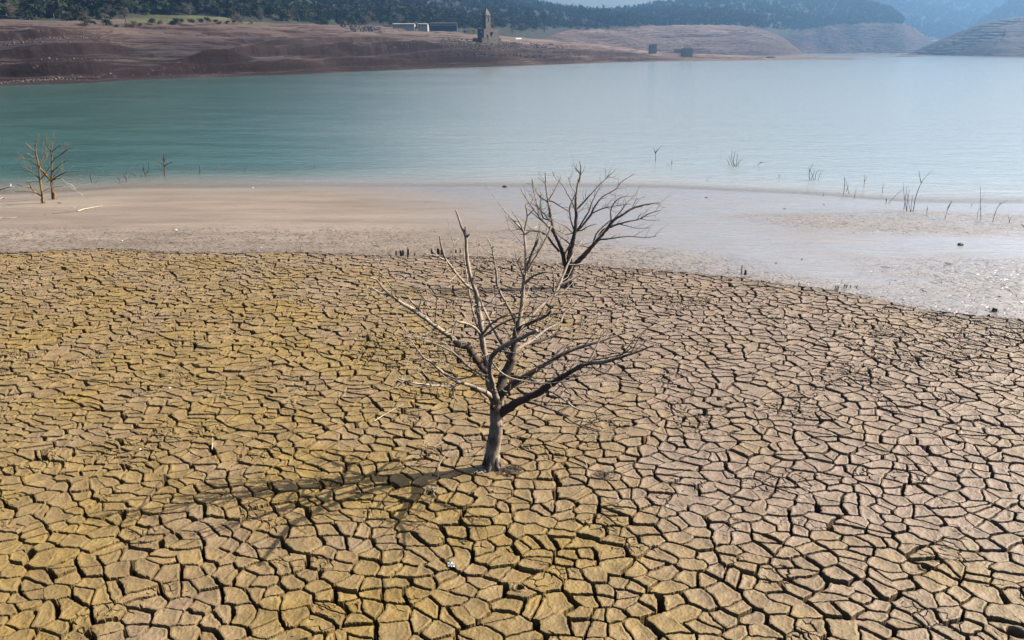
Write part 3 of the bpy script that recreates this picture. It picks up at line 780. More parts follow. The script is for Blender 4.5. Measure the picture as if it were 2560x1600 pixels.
T2 = [
 sp(None, [(835,1275),(838,1200),(845,1110),(845,1050)], 42, 38, 0, (.5,.2), 'trunk'),                                              # 0
 sp(0, [(825,1100),(790,1020),(760,910),(735,850),(700,760),(670,650),(650,540),(640,450),(625,320),(617,188)], 24, 4, 0.3, (.0,.75)),   # 1
 sp(0, [(850,1090),(860,960),(880,850),(895,760),(900,640),(905,540),(905,430),(925,300),(950,200),(950,120),(940,85)], 30, 4, 0.2, (.0,.75)),   # 2
 sp(0, [(860,1090),(920,1045),(990,965),(1090,860),(1140,800),(1200,720),(1250,650),(1330,600),(1430,540),(1560,495),(1700,478)], 28, 4, 0.3, (.05,.5)),  # 3
 sp(1, [(745,940),(690,870),(640,800),(600,770),(520,745),(345,730)], 13, 4, -0.5, (.1,.5)),
 sp(1, [(735,850),(690,760),(640,700),(580,640),(520,560),(450,460),(400,380),(385,345)], 11, 3, 0.3, (.3,.8)),
 sp(1, [(660,660),(610,590),(560,540),(500,490),(435,490)], 7, 3, -0.3, (.3,.8)),
 sp(1, [(655,640),(600,620),(575,540),(575,380)], 9, 3, -0.2, (.3,.8)),
 sp(1, [(640,470),(580,430),(540,380),(510,340),(490,255)], 7, 3, 0.1, (.5,.9)),
 sp(8, [(510,320),(475,300),(440,298)], 4, 3, 0, (.7,.9)),
 sp(1, [(650,450),(700,370),(740,290),(775,240)], 7, 3, 0.2, (.4,.8)),
 sp(1, [(622,305),(590,275),(547,235)], 6, 3, 0, (.6,.9)),
 sp(1, [(645,460),(700,475),(760,515),(860,575)], 7, 4, 0.2, (.3,.4)),
 sp(5, [(590,655),(520,600),(450,535)], 6, 3, 0.1, (.4,.8)),
 sp(5, [(470,500),(500,440),(460,395)], 5, 3, 0.1, (.4,.8)),
 sp(5, [(560,600),(545,520),(500,340),(490,260)], 6, 3, 0.2, (.4,.8)),
 sp(2, [(905,560),(870,470),(830,400),(780,310),(710,240),(683,180)], 8, 3, -0.3, (.4,.9)),
 sp(2, [(893,750),(860,650),(845,545),(870,470),(900,385),(870,340),(835,238)], 9, 3, -0.3, (.3,.8)),
 sp(2, [(905,760),(940,700),(980,640),(1030,560),(1055,480),(1110,370),(1165,300)], 10, 3, 0.4, (.2,.7)),
 sp(2, [(908,545),(1000,450),(1100,340),(1180,260),(1243,200)], 9, 3, 0.3, (.3,.7)),
 sp(2, [(915,750),(970,690),(1045,590),(1075,530),(1150,430),(1290,340),(1340,280),(1465,200)], 12, 3, 0.5, (.2,.7)),
 sp(20, [(1045,590),(1120,550),(1250,515),(1430,490)], 7, 3, -0.2, (.2,.6)),
 sp(2, [(870,890),(800,830),(745,790),(690,710)], 8, 3, -0.4, (.2,.6)),
 sp(2, [(885,775),(860,750),(800,700),(695,650)], 5, 2, -0.3, (.2,.6)),
 sp(2, [(885,760),(825,778),(760,750),(700,720),(620,690),(550,680)], 6, 3, -0.6, (.9,1.1)),
 sp(2, [(905,745),(960,740),(1020,705),(1100,680)], 7, 3, -0.3, (.2,.5)),
 sp(2, [(950,212),(925,185),(893,148)], 5, 3, 0, (.6,.9)),
 sp(2, [(912,350),(922,290),(930,235)], 5, 3, 0.1, (.5,.9)),
 sp(3, [(1120,800),(1160,740),(1240,705),(1310,680),(1420,650),(1510,630),(1600,580),(1710,548)], 12, 3, -0.2, (.1,.6)),
 sp(3, [(1240,665),(1240,540),(1290,460),(1360,420),(1440,415),(1460,385)], 9, 3, 0.3, (.3,.7)),
 sp(3, [(1245,655),(1330,560),(1400,470),(1500,380)], 9, 3, 0.5, (.2,.7)),
 sp(3, [(1110,845),(1150,825),(1210,820),(1400,800),(1560,808),(1670,795)], 8, 3, -0.6, (.3,.6)),
 sp(31, [(1150,828),(1220,822),(1290,778)], 6, 3, 0.2, (.2,.4)),
 sp(28, [(1510,630),(1600,645),(1700,640)], 5, 3, -0.1, (.5,.7)),
 sp(28, [(1325,685),(1400,700),(1480,720),(1600,718)], 5, 3, -0.2, (.4,.7)),
 sp(3, [(1020,900),(960,888),(900,890)], 6, 3, -0.3, (.2,.4)),
 sp(3, [(1065,880),(1100,780),(1150,720),(1240,640)], 10, 5, 0.3, (.2,.5)),
 sp(3, [(1430,545),(1465,470),(1500,440),(1570,425)], 5, 2, 0.1, (.8,.9)),
 sp(21, [(1180,530),(1220,480),(1260,435)], 4, 2, 0, (.8,.9)),
 sp(0, [(845,1090),(800,1030),(790,990),(850,870)], 10, 5, -.1, (.1,.3)),
 sp(30, [(1380,500),(1375,470),(1373,435)], 4, 2, 0, (.4,.6)),
 sp(2, [(900,600),(960,545),(1020,525),(1100,530)], 4, 2, .1, (.7,.9)),
 sp(1, [(665,560),(640,590),(700,650)], 4, 2, .1, (.5,.6)),
]
traced_tree("dead_tree", Bz, (835, 1275), T2, "dark dead tree with a wide fan of branches, standing behind the large pale one", "tree", None, M_BARK, 0.2646, 5)

Cz = lambda x, y: (.2645 * x, 320 + .2645 * y)
T3 = [
 sp(None, [(408,712),(400,640),(395,600),(385,540),(378,480),(368,370),(350,280),(335,200),(345,130),(348,108)], 15, 3, 0, (.3,.1), 'trunk'),
 sp(0, [(390,640),(340,610),(300,570),(278,520)], 8, 3, -.4, (.2,.5)), sp(0, [(395,645),(320,608),(240,600),(170,600),(120,588)], 5, 2, .3, (.6,.9)),
 sp(1, [(300,570),(240,560),(160,535)], 4, 2, 0, (.8,.9)), sp(0, [(375,480),(320,430),(260,390),(215,365)], 6, 2, 0, (.2,.8)),
 sp(0, [(368,370),(320,330),(260,300),(178,283)], 6, 2, 0, (.2,.9)), sp(0, [(350,290),(310,270),(258,238)], 5, 2, .2, (.3,.9)),
 sp(0, [(335,230),(290,190),(243,142)], 6, 3, 0, (.2,.7)), sp(0, [(375,360),(410,320),(455,255)], 6, 2, .3, (.2,.7)),
 sp(0, [(380,490),(430,430),(470,360)], 5, 2, -.4, (.5,.9)), sp(0, [(378,380),(400,290),(430,230)], 5, 2, .2, (.4,.8)),
 sp(4, [(300,415),(250,402),(210,400)], 4, 2, 0, (.8,.9)), sp(0, [(400,600),(450,575),(530,550),(600,548)], 4, 2, .4, (.7,.9)),
 sp(0, [(378,510),(320,505),(250,520)], 4, 2, .3, (.4,.6)), sp(0, [(340,210),(330,170),(328,160)], 4, 3, 0, (.8,.9)),
]
traced_tree("dead_tree", Cz, (408, 712), T3, "front tree of the two ochre dead trees at the left waterside", "tree", None, M_RBARK, 0.2645, 8)
T4 = [
 sp(None, [(508,672),(496,600),(490,540),(487,420),(488,300),(482,225),(455,180),(440,130),(436,60)], 15, 2, 0, (.3,.2), 'trunk'),
 sp(0, [(480,490),(440,450),(400,400),(375,372)], 13, 9, -.3, (.0,.1)), sp(0, [(485,230),(490,170),(485,130)], 5, 2, 0, (.5,.8)),
 sp(0, [(485,225),(530,190),(577,152)], 5, 2, .1, (.5,.9)), sp(0, [(490,320),(530,280),(600,235),(670,182)], 5, 2, .2, (.3,.8)),
 sp(0, [(495,410),(560,355),(610,320),(660,298)], 7, 2, .2, (.1,.6)), sp(0, [(495,490),(560,450),(640,415),(770,403)], 8, 2, .1, (.1,.7)),
 sp(0, [(495,495),(580,470),(680,485),(775,485)], 5, 2, .4, (.6,.9)), sp(0, [(500,470),(540,420),(580,380)], 4, 2, .2, (.8,.9)),
 sp(6, [(590,440),(592,420),(590,392)], 3, 2, 0, (.6,.8)), sp(0, [(480,495),(430,520),(400,545)], 6, 3, -.4, (.2,.4)),
 sp(4, [(560,262),(610,215),(650,200)], 3, 2, 0, (.8,.9)), sp(0, [(482,240),(515,255),(535,252)], 3, 2, 0, (.8,.9)),
 sp(0, [(500,600),(520,640),(520,695)], 6, 5, -.2, (.1,.1)), sp(0, [(495,560),(540,555),(600,548)], 3, 2, .2, (.8,.9)),
 sp(2, [(490,170),(515,110),(525,90)], 3, 2, .1, (.6,.8)),
]
traced_tree("dead_tree", Cz, (508, 672), T4, "rear, taller tree of the two ochre dead trees at the left waterside", "tree", None, M_RBARK, 0.2645, 9)

# ------------------------------------------------------------------ far banks and hills
def Dw(v):                      # distance at which the water level shows at picture row v
    return on_z(1280, v, 0)[1]
class Sheet:
    """terrain sheet given by stations along lines of sight: px -> [(row, distance), ...]"""
    def __init__(s, cols, dense=None):
        s.px = np.array(sorted(cols)); s.K = len(cols[s.px[0]])
        s.V = np.array([[p[0] for p in cols[k]] for k in s.px], float)
        s.D = np.array([[p[1] for p in cols[k]] for k in s.px], float)
    def at(s, u, t):
        u = np.asarray(u, float); t = np.asarray(t, float)
        k = np.clip(np.floor(t).astype(int), 0, s.K - 2); f = t - k
        def smooth_interp(col, uu):
            return (np.interp(uu - 25, s.px, col) + 2 * np.interp(uu, s.px, col) + np.interp(uu + 25, s.px, col)) / 4
        Vs = np.stack([smooth_interp(s.V[:, j], u) for j in range(s.K)], -1)
        Ds = np.stack([smooth_interp(s.D[:, j], u) for j in range(s.K)], -1)
        b = 800.0 - Vs
        fw = FPX * math.cos(PITCH) + b * math.sin(PITCH); up = -FPX * math.sin(PITCH) + b * math.cos(PITCH)
        Xs = (u[..., None] - 1280) / fw * Ds; Zs = CAMZ + up / fw * Ds
        g = lambda M: np.take_along_axis(M, k[..., None], -1)[..., 0] * (1 - f) + np.take_along_axis(M, (k + 1)[..., None], -1)[..., 0] * f
        return g(Xs), g(Ds), g(Zs)
def terrace(z, S, q, sharp=0.22):
    t = z / S + q; k = np.floor(t); f = t - k
    f2 = sstep(1 - sharp, 1, f) * 0.80 + f * 0.20
    return (k + f2 - q) * S
def terr(sh, X, Y, Z, tone, ters, nz):
    q = 1.6 * fbm(X * 0.012, Y * 0.014, 4) + 0.22 * fbm(X * 0.14, Y * 0.14, 3)
    if ters > 0:
        big = fbm(X * 0.006 + 9, Y * 0.012, 2)
        Z1 = np.where(big > 0.02, terrace(Z, ters * 1.9, q * .6), terrace(Z, ters * 0.8, q))
        w_ = sstep(0.0, 0.14, np.abs(big - 0.02)); Z1 = Z1 * w_ + Z * (1 - w_)
    else: Z1 = Z
    amt = np.clip(0.75 + 0.9 * fbm(X * 0.02 + 4, Y * 0.03, 2), 0.1, 1)
    calm0 = np.clip((Z - 0.1) / 1.2, 0, 1)
    Z2 = Z * (1 - amt * calm0) + Z1 * amt * calm0
    calm = np.where(Z > 0, np.clip((Z - 0.15) / 2.2, 0, 1), 0)
    Z2 = Z2 + calm * nz * (1.2 * fbm(X * 0.03, Y * 0.03, 3) + 0.75 * fbm(X * 0.11, Y * 0.16, 4) + 0.3 * np.abs(fbm(X * .35, Y * .12, 2)))
    return Z2

sheetA = Sheet({
 -900: [(270, 120), (262, Dw(262)), (225, 150), (180, 185), (120, 240), (90, 300)],
 -300: [(250, 140), (234, Dw(234)), (190, 180), (135, 215), (75, 270), (60, 320)],
 0:    [(225, 180), (215, Dw(215)), (165, 215), (110, 252), (60, 310), (50, 350)],
 120:  [(222, 185), (211, Dw(211)), (160, 220), (95, 262), (62, 315), (50, 360)],
 230:  [(220, 190), (206, Dw(206)), (160, 230), (95, 275), (63, 330), (48, 380)],
 310:  [(215, 200), (201, Dw(201)), (155, 250), (112, 300), (66, 370), (40, 440)],
 380:  [(212, 205), (198, Dw(198)), (152, 262), (108, 315), (62, 400), (33, 470)],
 480:  [(208, 210), (195, Dw(195)), (146, 275), (104, 330), (58, 420), (32, 490)],
 560:  [(205, 215), (192, Dw(192)), (142, 285), (104, 345), (58, 430), (40, 490)],
 700:  [(200, 225), (188, Dw(188)), (140, 305), (104, 370), (62, 470), (58, 560)],
 900:  [(192, 260), (179, Dw(179)), (140, 350), (103, 430), (68, 560), (60, 650)],
 1000: [(188, 280), (175, Dw(175)), (140, 375), (101, 450), (74, 590), (68, 680)],
 1100: [(184, 300), (171, Dw(171)), (138, 400), (98, 470), (84, 600), (78, 690)],
 1230: [(178, 330), (167, Dw(167)), (138, 430), (107, 490), (92, 620), (88, 700)],
 1350: [(174, 360), (163, Dw(163)), (142, 480), (116, 560), (100, 680), (98, 760)],
 1500: [(168, 400), (157.5, Dw(157.5)), (146, 560), (121, 640), (113, 720), (112, 800)],
 1650: [(162, 450), (153.5, Dw(153.5)), (147, 640), (135, 720), (131, 760), (132, 860)],
 1900: [(158, 500), (151, Dw(151)), (146.5, 690), (141.5, 760), (141, 820), (144, 950)],
 2120: [(154, 560), (149.5, Dw(149.5)), (147, 740), (143.5, 800), (143.5, 840), (147, 980)],
 2235: [(151, 640), (147.5, Dw(147.5)), (147.3, 760), (147.1, 775), (147.3, 790), (152, 1000)],
 2300: [(156, 640), (154, 680), (154, 760), (154, 775), (154, 790), (156, 1000)],
})
SCARPS = [(820,1100,2.45,4.5),(560,860,2.28,3.2),(470,620,1.95,5.0),(880,1280,1.6,2.4),(280,900,1.42,2.4),(1340,1700,1.75,2.4),(0,330,2.55,2.5),(640,1010,3.05,2.0),(-50,280,1.75,3.0),(-100,200,3.3,2.0),(600,1200,1.2,1.4),(1000,1400,2.1,2.2),(1250,1620,2.5,1.8)]
def scarps(U, T, X, Y, Z):
    t = T + 0.10 * fbm(X * 0.02, Y * 0.02, 3) + 0.02 * fbm(X * .2, Y * .2, 2)
    for u0, u1, tc, h in SCARPS:
        wnd = sstep(u0 - 30, u0 + 60, U) * sstep(u1 + 30, u1 - 60, U)
        tt = t - tc - 0.0004 * (U - (u0 + u1) / 2)
        Z = Z + wnd * 1.5 * h * (sstep(-.02, .02, tt) - sstep(-.35, .35, tt)) * np.clip(Z / 2.5, 0, 1)
    return Z
def build_sheet(name, sh, u0, u1, nu, nts, mat, tone_fn, ters, nz, skirt=True, field_fn=None):
    us = np.linspace(u0, u1, nu)
    ts = np.concatenate([np.linspace(i, i + 1, n, endpoint=False) for i, n in enumerate(nts)] + [[float(len(nts))]])
    U, Tt = np.meshgrid(us, ts)
    X, Y, Z = sh.at(U, Tt)
    Z = terr(sh, X, Y, Z, None, ters, nz)
    if name == 'bank':
        Z = scarps(U, Tt, X, Y, Z); Z = np.where(Tt < 1, np.minimum(Z, -(1 - Tt) * 4 - 0.02), Z)
    if name == 'wooded_hill': Z[0] -= 18
    tone = tone_fn(U, Tt, X, Y, Z)
    fld = field_fn(U, Tt, X, Y, Z) if field_fn else X * 0
    return tag(mesh_grid(name, X, Y, Z, mat, {'tone': tone, 'field': fld}), kind='structure')
def toneA(U, T, X, Y, Z):
    n = fbm(X * 0.012, Y * 0.03, 3)
    t = 0.0 + 0.55 * sstep(2.6, 3.9, T) + 0.30 * sstep(900, 1500, U) + 0.25 * sstep(2.6, 3.2, T) * sstep(800, 1100, U) + 0.35 * n * 0.8
    t = t + 0.5 * sstep(1500, 2000, U) - 0.1 * sstep(300, 0, U)
    return np.clip(t, 0, 1)
def fieldA(U, T, X, Y, Z):
    f = sstep(280, 340, U) * sstep(700, 600, U) * sstep(4.0, 4.15, T + 0.3 * fbm(X * .03, Y * .05, 2))
    g = np.exp(-((U - 375) / 24) ** 2 - ((T - 2.15) / 0.16) ** 2) * 0.5 * (fbm(X * .2, Y * .2, 2) > 0)
    return np.clip(np.maximum(f, g), 0, 1) * (0.55 + 0.6 * np.clip(fbm(X * .05, Y * .02, 2) + .5, 0, 1))
build_sheet("bank", sheetA, -900, 2300, 1300, [14, 110, 110, 120, 40], M_SHORE, toneA, 1.45, 0.55, field_fn=fieldA)

sheetB = Sheet({
 1180: [(100, 800), (88, 860), (82, 940), (74, 1000), (66, 1080)],
 1250: [(106, 800), (94, 880), (86, 950), (78, 1020), (70, 1100)],
 1400: [(122, 840), (108, 940), (98, 1000), (86, 1060), (70, 1140)],
 1550: [(134, 880), (124, 980), (110, 1050), (84, 1130), (68, 1220)],
 1640: [(146, 860), (140, Dw(140)), (110, 1120), (80, 1240), (62, 1340)],
 1750: [(146, 860), (140, Dw(140)), (104, 1120), (76, 1240), (61, 1340)],
 1860: [(146, 860), (140, Dw(140)), (106, 1130), (78, 1240), (64, 1340)],
 1920: [(146, 870), (139.5, Dw(139.5)), (110, 1150), (88, 1240), (74, 1340)],
 1970: [(145, 900), (139, Dw(139)), (122, 1160), (106, 1240), (98, 1340)],
 2004: [(144, 920), (138.5, Dw(138.5)), (136, 1150), (134, 1240), (133, 1340)],
 2030: [(146, 950), (145, 1060), (145, 1150), (145, 1240), (146, 1340)],
})
toneB = lambda U, T, X, Y, Z: np.clip(0.62 + 0.5 * fbm(X * 0.01, Y * 0.02, 3) + 0.25 * sstep(1.8, 3.5, T) - 0.35 * sstep(1.9, 1.0, T), 0, 1)
build_sheet("hillside", sheetB, 1180, 2030, 560, [10, 60, 80, 60], M_SHORE, toneB, 1.6, 1.1)
sheetC = Sheet({
 1820: [(140, 1300), (134, 1420), (106, 1470), (82, 1510), (64, 1560), (60, 1700)],
 2000: [(140, 1300), (133, 1450), (112, 1500), (94, 1540), (77, 1600), (70, 1720)],
 2060: [(140, 1300), (132.5, 1470), (106, 1510), (84, 1550), (63, 1600), (58, 1720)],
 2150: [(140, 1300), (132, 1480), (104, 1510), (80, 1550), (58, 1600), (50, 1700)],
 2262: [(140, 1300), (132, 1480), (106, 1510), (80, 1550), (57, 1600), (52, 1660)],
 2290: [(140, 1300), (132, 1480), (112, 1520), (92, 1560), (74, 1600), (75, 1660)],
 2330: [(140, 1300), (132, 1490), (126, 1520), (116, 1560), (103, 1600), (106, 1660)],
 2370: [(140, 1300), (135, 1490), (134, 1520), (132, 1560), (130, 1600), (136, 1660)],
})
build_sheet("cliff_bank", sheetC, 1820, 2370, 420, [6, 60, 60, 60, 16], M_SHORE,
            lambda U, T, X, Y, Z: np.clip(0.55 + 0.8 * fbm(U * 0.02, Z * 0.02, 3) + 0.2 * sstep(2.0, 1.0, T), 0, 1), 1.8, 2.2)
sheetD = Sheet({
 2240: [(141, 950), (140, 1150), (140, 1200), (140, 1240), (141, 1290)],
 2275: [(143, 900), (135.5, 1130), (134.5, 1180), (134, 1230), (135, 1290)],
 2330: [(144, 900), (138, Dw(138.5)), (122, 1150), (106, 1220), (110, 1290)],
 2400: [(145, 900), (140, Dw(140)), (108, 1120), (80, 1200), (80, 1290)],
 2450: [(146, 850), (141, Dw(141)), (98, 1090), (60, 1180), (60, 1290)],
 2500: [(147, 850), (142, Dw(142)), (92, 1060), (50, 1160), (50, 1290)],
 2560: [(148, 850), (142.5, Dw(142.5)), (90, 1040), (42, 1150), (42, 1290)],
 2900: [(156, 750), (150, Dw(150)), (85, 950), (25, 1080), (20, 1290)],
 3400: [(166, 650), (160, Dw(160)), (70, 850), (-10, 1000), (-20, 1290)],
})
build_sheet("right_bank", sheetD, 2240, 3400, 420, [8, 90, 90, 20], M_SHORE,
            lambda U, T, X, Y, Z: np.clip(0.38 + 0.55 * fbm(X * 0.012, Z * 0.08, 3) + 0.35 * sstep(2.3, 3.0, T), 0, 1), 2.1, 0.9)

# wooded hills (ground under the trees)
M_UNDER = simple_mat("forest_floor", (0.009, 0.012, 0.007), (0.019, 0.020, 0.013), 0.05, 0.95)
hillL = Sheet({  # left crests raised out of view to darken the reflection in the left water
 -900: [(95, 290), (0, 340), (-200, 430), (-420, 600), (-620, 800)],
 -300: [(68, 310), (20, 360), (-160, 450), (-380, 650), (-560, 850)],
 0:    [(56, 345), (15, 400), (-110, 520), (-330, 720), (-500, 950)],
 230:  [(54, 375), (20, 430), (-90, 560), (-280, 780), (-430, 1050)],
 400:  [(40, 460), (10, 520), (-70, 640), (-220, 880), (-340, 1200)],
 620:  [(58, 470), (20, 560), (-50, 680), (-150, 950), (-240, 1300)],
 760:  [(62, 550), (28, 650), (-20, 800), (-100, 1050), (-170, 1400)],
 1000: [(68, 670), (40, 780), (6, 950), (-50, 1250), (-100, 1650)],
 1150: [(78, 690), (46, 860), (16, 1080), (-20, 1400), (-45, 1800)],
 1270: [(82, 780), (50, 960), (24, 1200), (2, 1500), (-8, 1900)],
 1340: [(80, 900), (54, 1020), (30, 1250), (20, 1600), (13, 1950)],
 1400: [(76, 1100), (58, 1200), (36, 1350), (30, 1650), (24, 2000)],
 1480: [(76, 1150), (60, 1240), (40, 1380), (36, 1650), (32, 2000)],
 1560: [(72, 1200), (58, 1280), (42, 1420), (35, 1650), (28, 2000)],
 1640: [(66, 1330), (52, 1400), (38, 1500), (26, 1700), (15, 2000)],
 1760: [(66, 1340), (50, 1420), (34, 1550), (14, 1800), (-6, 2100)],
 1880: [(70, 1340), (52, 1450), (32, 1600), (8, 1850), (-14, 2100)],
 2000: [(80, 1600), (54, 1660), (30, 1750), (6, 1900), (-16, 2100)],
 2080: [(66, 1600), (46, 1650), (26, 1740), (8, 1860), (-8, 2000)],
 2140: [(62, 1600), (44, 1650), (28, 1710), (14, 1790), (4, 1880)],
 2200: [(61, 1600), (50, 1640), (38, 1680), (26, 1730), (22, 1800)],
 2245: [(60, 1600), (54, 1625), (49, 1650), (46, 1680), (45, 1700)],
 2270: [(64, 1600), (64, 1620), (66, 1640), (70, 1660), (78, 1700)],
})
build_sheet("wooded_hill", hillL, -900, 2270, 420, [14, 16, 20, 20], M_UNDER, lambda U, T, X, Y, Z: X * 0, 0, 2.5)
hillR = Sheet({
 2400: [(110, 1900), (98, 2000), (92, 2100), (90, 2300)],
 2440: [(105, 1850), (84, 1950), (68, 2050), (66, 2300)],
 2475: [(100, 1800), (74, 1900), (46, 2050), (46, 2300)],
 2505: [(95, 1750), (62, 1880), (22, 2050), (22, 2300)],
 2530: [(90, 1700), (52, 1860), (8, 2050), (8, 2300)],
 2560: [(85, 1650), (46, 1850), (-5, 2050), (-5, 2300)],
 2900: [(60, 1500), (0, 1750), (-60, 2050), (-60, 2300)],
 3400: [(40, 1400), (-50, 1700), (-80, 2050), (-80, 2300)],
})
build_sheet("wooded_ridge", hillR, 2400, 3400, 160, [14, 20, 8], M_UNDER, lambda U, T, X, Y, Z: X * 0, 0, 4)
M_FARHILL = simple_mat("far_mountain_wood", (0.010, 0.014, 0.009), (0.022, 0.027, 0.017), 0.012, 0.95)
far = Sheet({
 1600: [(125, 2000), (112, 2100), (90, 2300), (50, 2600), (20, 2900), (30, 3200)],
 2000: [(125, 2000), (110, 2100), (80, 2300), (20, 2600), (-20, 2900), (-10, 3200)],
 2250: [(129, 1900), (106, 2100), (66, 2300), (10, 2600), (-40, 2900), (-30, 3200)],
 2400: [(129, 1900), (104, 2100), (70, 2300), (14, 2600), (-45, 2900), (-30, 3200)],
 2600: [(129, 1900), (102, 2100), (60, 2300), (0, 2600), (-50, 2900), (-30, 3200)],
 3400: [(129, 1900), (100, 2100), (50, 2300), (-10, 2600), (-50, 2900), (-30, 3200)],
})
build_sheet("far_mountain", far, 1600, 3400, 360, [10, 30, 40, 40, 10], M_FARHILL, lambda U, T, X, Y, Z: X * 0, 0, 14)
# pale drawn-down bank at the foot of the far mountain
farb = Sheet({
 2200: [(131, 1850), (118, 1950), (104, 2050), (103, 2150)],
 2400: [(131, 1850), (112, 1950), (98, 2050), (97, 2150)],
 2500: [(131, 1850), (110, 1950), (94, 2050), (93, 2150)],
})
build_sheet("far_bank", farb, 2200, 2500, 120, [20, 20, 4], M_SHORE, lambda U, T, X, Y, Z: X * 0 + 1, 2.5, 1.5)

# ------------------------------------------------------------------ trees on the far banks
L_DARK = m_leaf("evergreen_leaves", (0.012, 0.020, 0.009), (0.042, 0.056, 0.022))
L_MID = m_leaf("olive_leaves", (0.022, 0.028, 0.013), (0.075, 0.075, 0.035))
L_BARE = m_leaf("bare_twigs", (0.055, 0.045, 0.038), (0.14, 0.115, 0.095))
L_YEL = m_leaf("yellow_blossom", (0.26, 0.27, 0.07), (0.46, 0.45, 0.12))
M_TRUNK = simple_mat("tree_trunk", (0.05, 0.04, 0.03), (0.12, 0.10, 0.08), 1.5)

def crown_arrays(seed, n, size, kind):
    """leaf clumps through the volume of an uneven crown, height 1 (quads)"""
    r = np.random.default_rng(seed)
    blobs = []
    for _ in range(7):
        a = r.random() * 6.28; h = 0.30 + 0.5 * r.random(); d = 0.26 * r.random() ** 0.5 * (1.25 - h)
        blobs.append((d * math.cos(a) * 1.2, d * math.sin(a) * 1.2, h, 0.13 + 0.13 * r.random()))
    if kind == 'pine':
        blobs = [(0.05 * r.normal(), 0.05 * r.normal(), h, 0.27 * (1.08 - h)) for h in np.linspace(0.22, 0.93, 7)]
    co = []; 
    for i in range(n):
        bx, by, bz, br = blobs[r.integers(len(blobs))]
        v = r.normal(size=3); v /= np.linalg.norm(v); v *= br * r.random() ** 0.33
        c = np.array([bx, by, bz]) + v * [1.15, 1.15, 0.95]
        c[2] = max(c[2], 0.08)
        t1 = r.normal(size=3); t1 /= np.linalg.norm(t1); t2 = np.cross(t1, r.normal(size=3)); t2 /= np.linalg.norm(t2) + 1e-9
        s = size * (0.6 + 0.8 * r.random())
        e = 0.10 if kind == 'bare' else 0.8
        co += [c - t1 * s - t2 * s * e, c + t1 * s - t2 * s * e * 0.7, c + t1 * s * 0.8 + t2 * s * e, c - t1 * s * 0.7 + t2 * s * e]
    return np.array(co)
def quads_of(n): return np.arange(n * 4, dtype=np.int32).reshape(-1, 4)
def trunk_mesh(seed):
    rr = random.Random(seed); tb = Tube()
    tb.add([Vector((0, 0, -0.06)), Vector((0.01, 0, 0.2)), Vector((-0.01, 0.01, 0.5)), Vector((0.0, 0, 0.8))], [.028, .022, .016, .006], 6)
    for k in range(5):
        a = rr.random() * 6.28; h = 0.22 + 0.1 * k
        tb.add([Vector((0, 0, h)), Vector((math.cos(a) * .13, math.sin(a) * .13, h + .12)), Vector((math.cos(a) * .24, math.sin(a) * .24, h + .25))], [.012, .008, .003], 4)
    me = bpy.data.meshes.new("trunk"); me.from_pydata([tuple(v) for v in tb.v], [], tb.f); me.materials.append(M_TRUNK); return me
TR = [trunk_mesh(i) for i in range(3)]
KINDS = {}
for kind, mat, nn, sz in (('oak', L_DARK, 520, .036), ('olive', L_MID, 460, .038), ('pine', L_DARK, 480, .034), ('bare', L_BARE, 900, .050), ('yellow', L_YEL, 420, .038)):
    ms = []
    for k in range(3):
        me = raw_mesh("crown", crown_arrays(k * 7 + nn, nn, sz, kind), quads_of(nn)); me.materials.append(mat); ms.append(me)
    KINDS[kind] = ms
NAMES = {'oak': 'evergreen_tree', 'olive': 'olive_green_tree', 'pine': 'pine_tree', 'bare': 'bare_tree', 'yellow': 'yellow_tree'}
tree_n = {}
def put_tree(loc, h, kind, label, group, rr, wide=1.0):
    o = empty(NAMES[kind], loc, label, "tree", group, rr.random() * 6.28)
    o.scale = (h * wide, h * wide, h)
    k = rr.randrange(3)
    for nm, me in (('trunk', TR[k]), ('crown', KINDS[kind][k])):
        c = bpy.data.objects.new(nm, me); COL.objects.link(c); c.parent = o
    return o
rr = random.Random(21)
def hill_pt(sh, u, t, nz=2.5):
    X, Y, Z = sh.at(np.array([u]), np.array([t])); Z = terr(sh, X, Y, Z, None, 0, nz)
    return Vector((X[0], Y[0], Z[0]))
def bank_pt(sh, u, t, ters, nz):
    X, Y, Z = sh.at(np.array([u]), np.array([t])); Z = terr(sh, X, Y, Z, None, ters, nz)
    return Vector((float(X[0]), float(Y[0]), float(Z[0])))

ZONES = [  # (u range, t range, count, height range, kinds, zone words, sheet)
 ((-40, 290), (0.0, 1.1), 74, (5.0, 8.5), "oak olive bare pine oak", "crowded above the bank at the far left"),
 ((290, 640), (0.15, 1.2), 52, (6.0, 9.5), "oak oak pine bare", "in the wood behind the green field"),
 ((640, 980), (0.0, 0.9), 62, (6.5, 10.5), "oak pine oak bare", "at the foot of the wooded hill left of the white building"),
 ((980, 1340), (0.0, 0.9), 56, (7.0, 11), "oak pine bare", "in the hazy wood behind the ruined church"),
 ((1340, 1640), (0.0, 0.8), 36, (8, 13), "oak bare pine", "in the hazy wood right of the church"),
]
WORDS = {'oak': 'dark rounded evergreen tree', 'olive': 'olive green bushy tree', 'pine': 'dark pointed pine tree', 'bare': 'bare grey-brown winter tree'}
for (u0, u1), (t0, t1), n, (h0, h1), kinds, where in ZONES:
    ks = kinds.split()
    for i in range(n):
        u = u0 + (u1 - u0) * (i + rr.random()) / n; t = t0 + (t1 - t0) * rr.random() ** 1.5
        k = rr.choice(ks)
        p = hill_pt(hillL, u, t)
        put_tree(p - Vector((0, 0, .3)), h0 + (h1 - h0) * rr.random(), k, WORDS[k] + " " + where, {'oak': 'evergreen trees ', 'olive': 'olive green trees ', 'pine': 'pine trees ', 'bare': 'bare trees '}[k] + where, rr, 1.0 + .3 * rr.random())
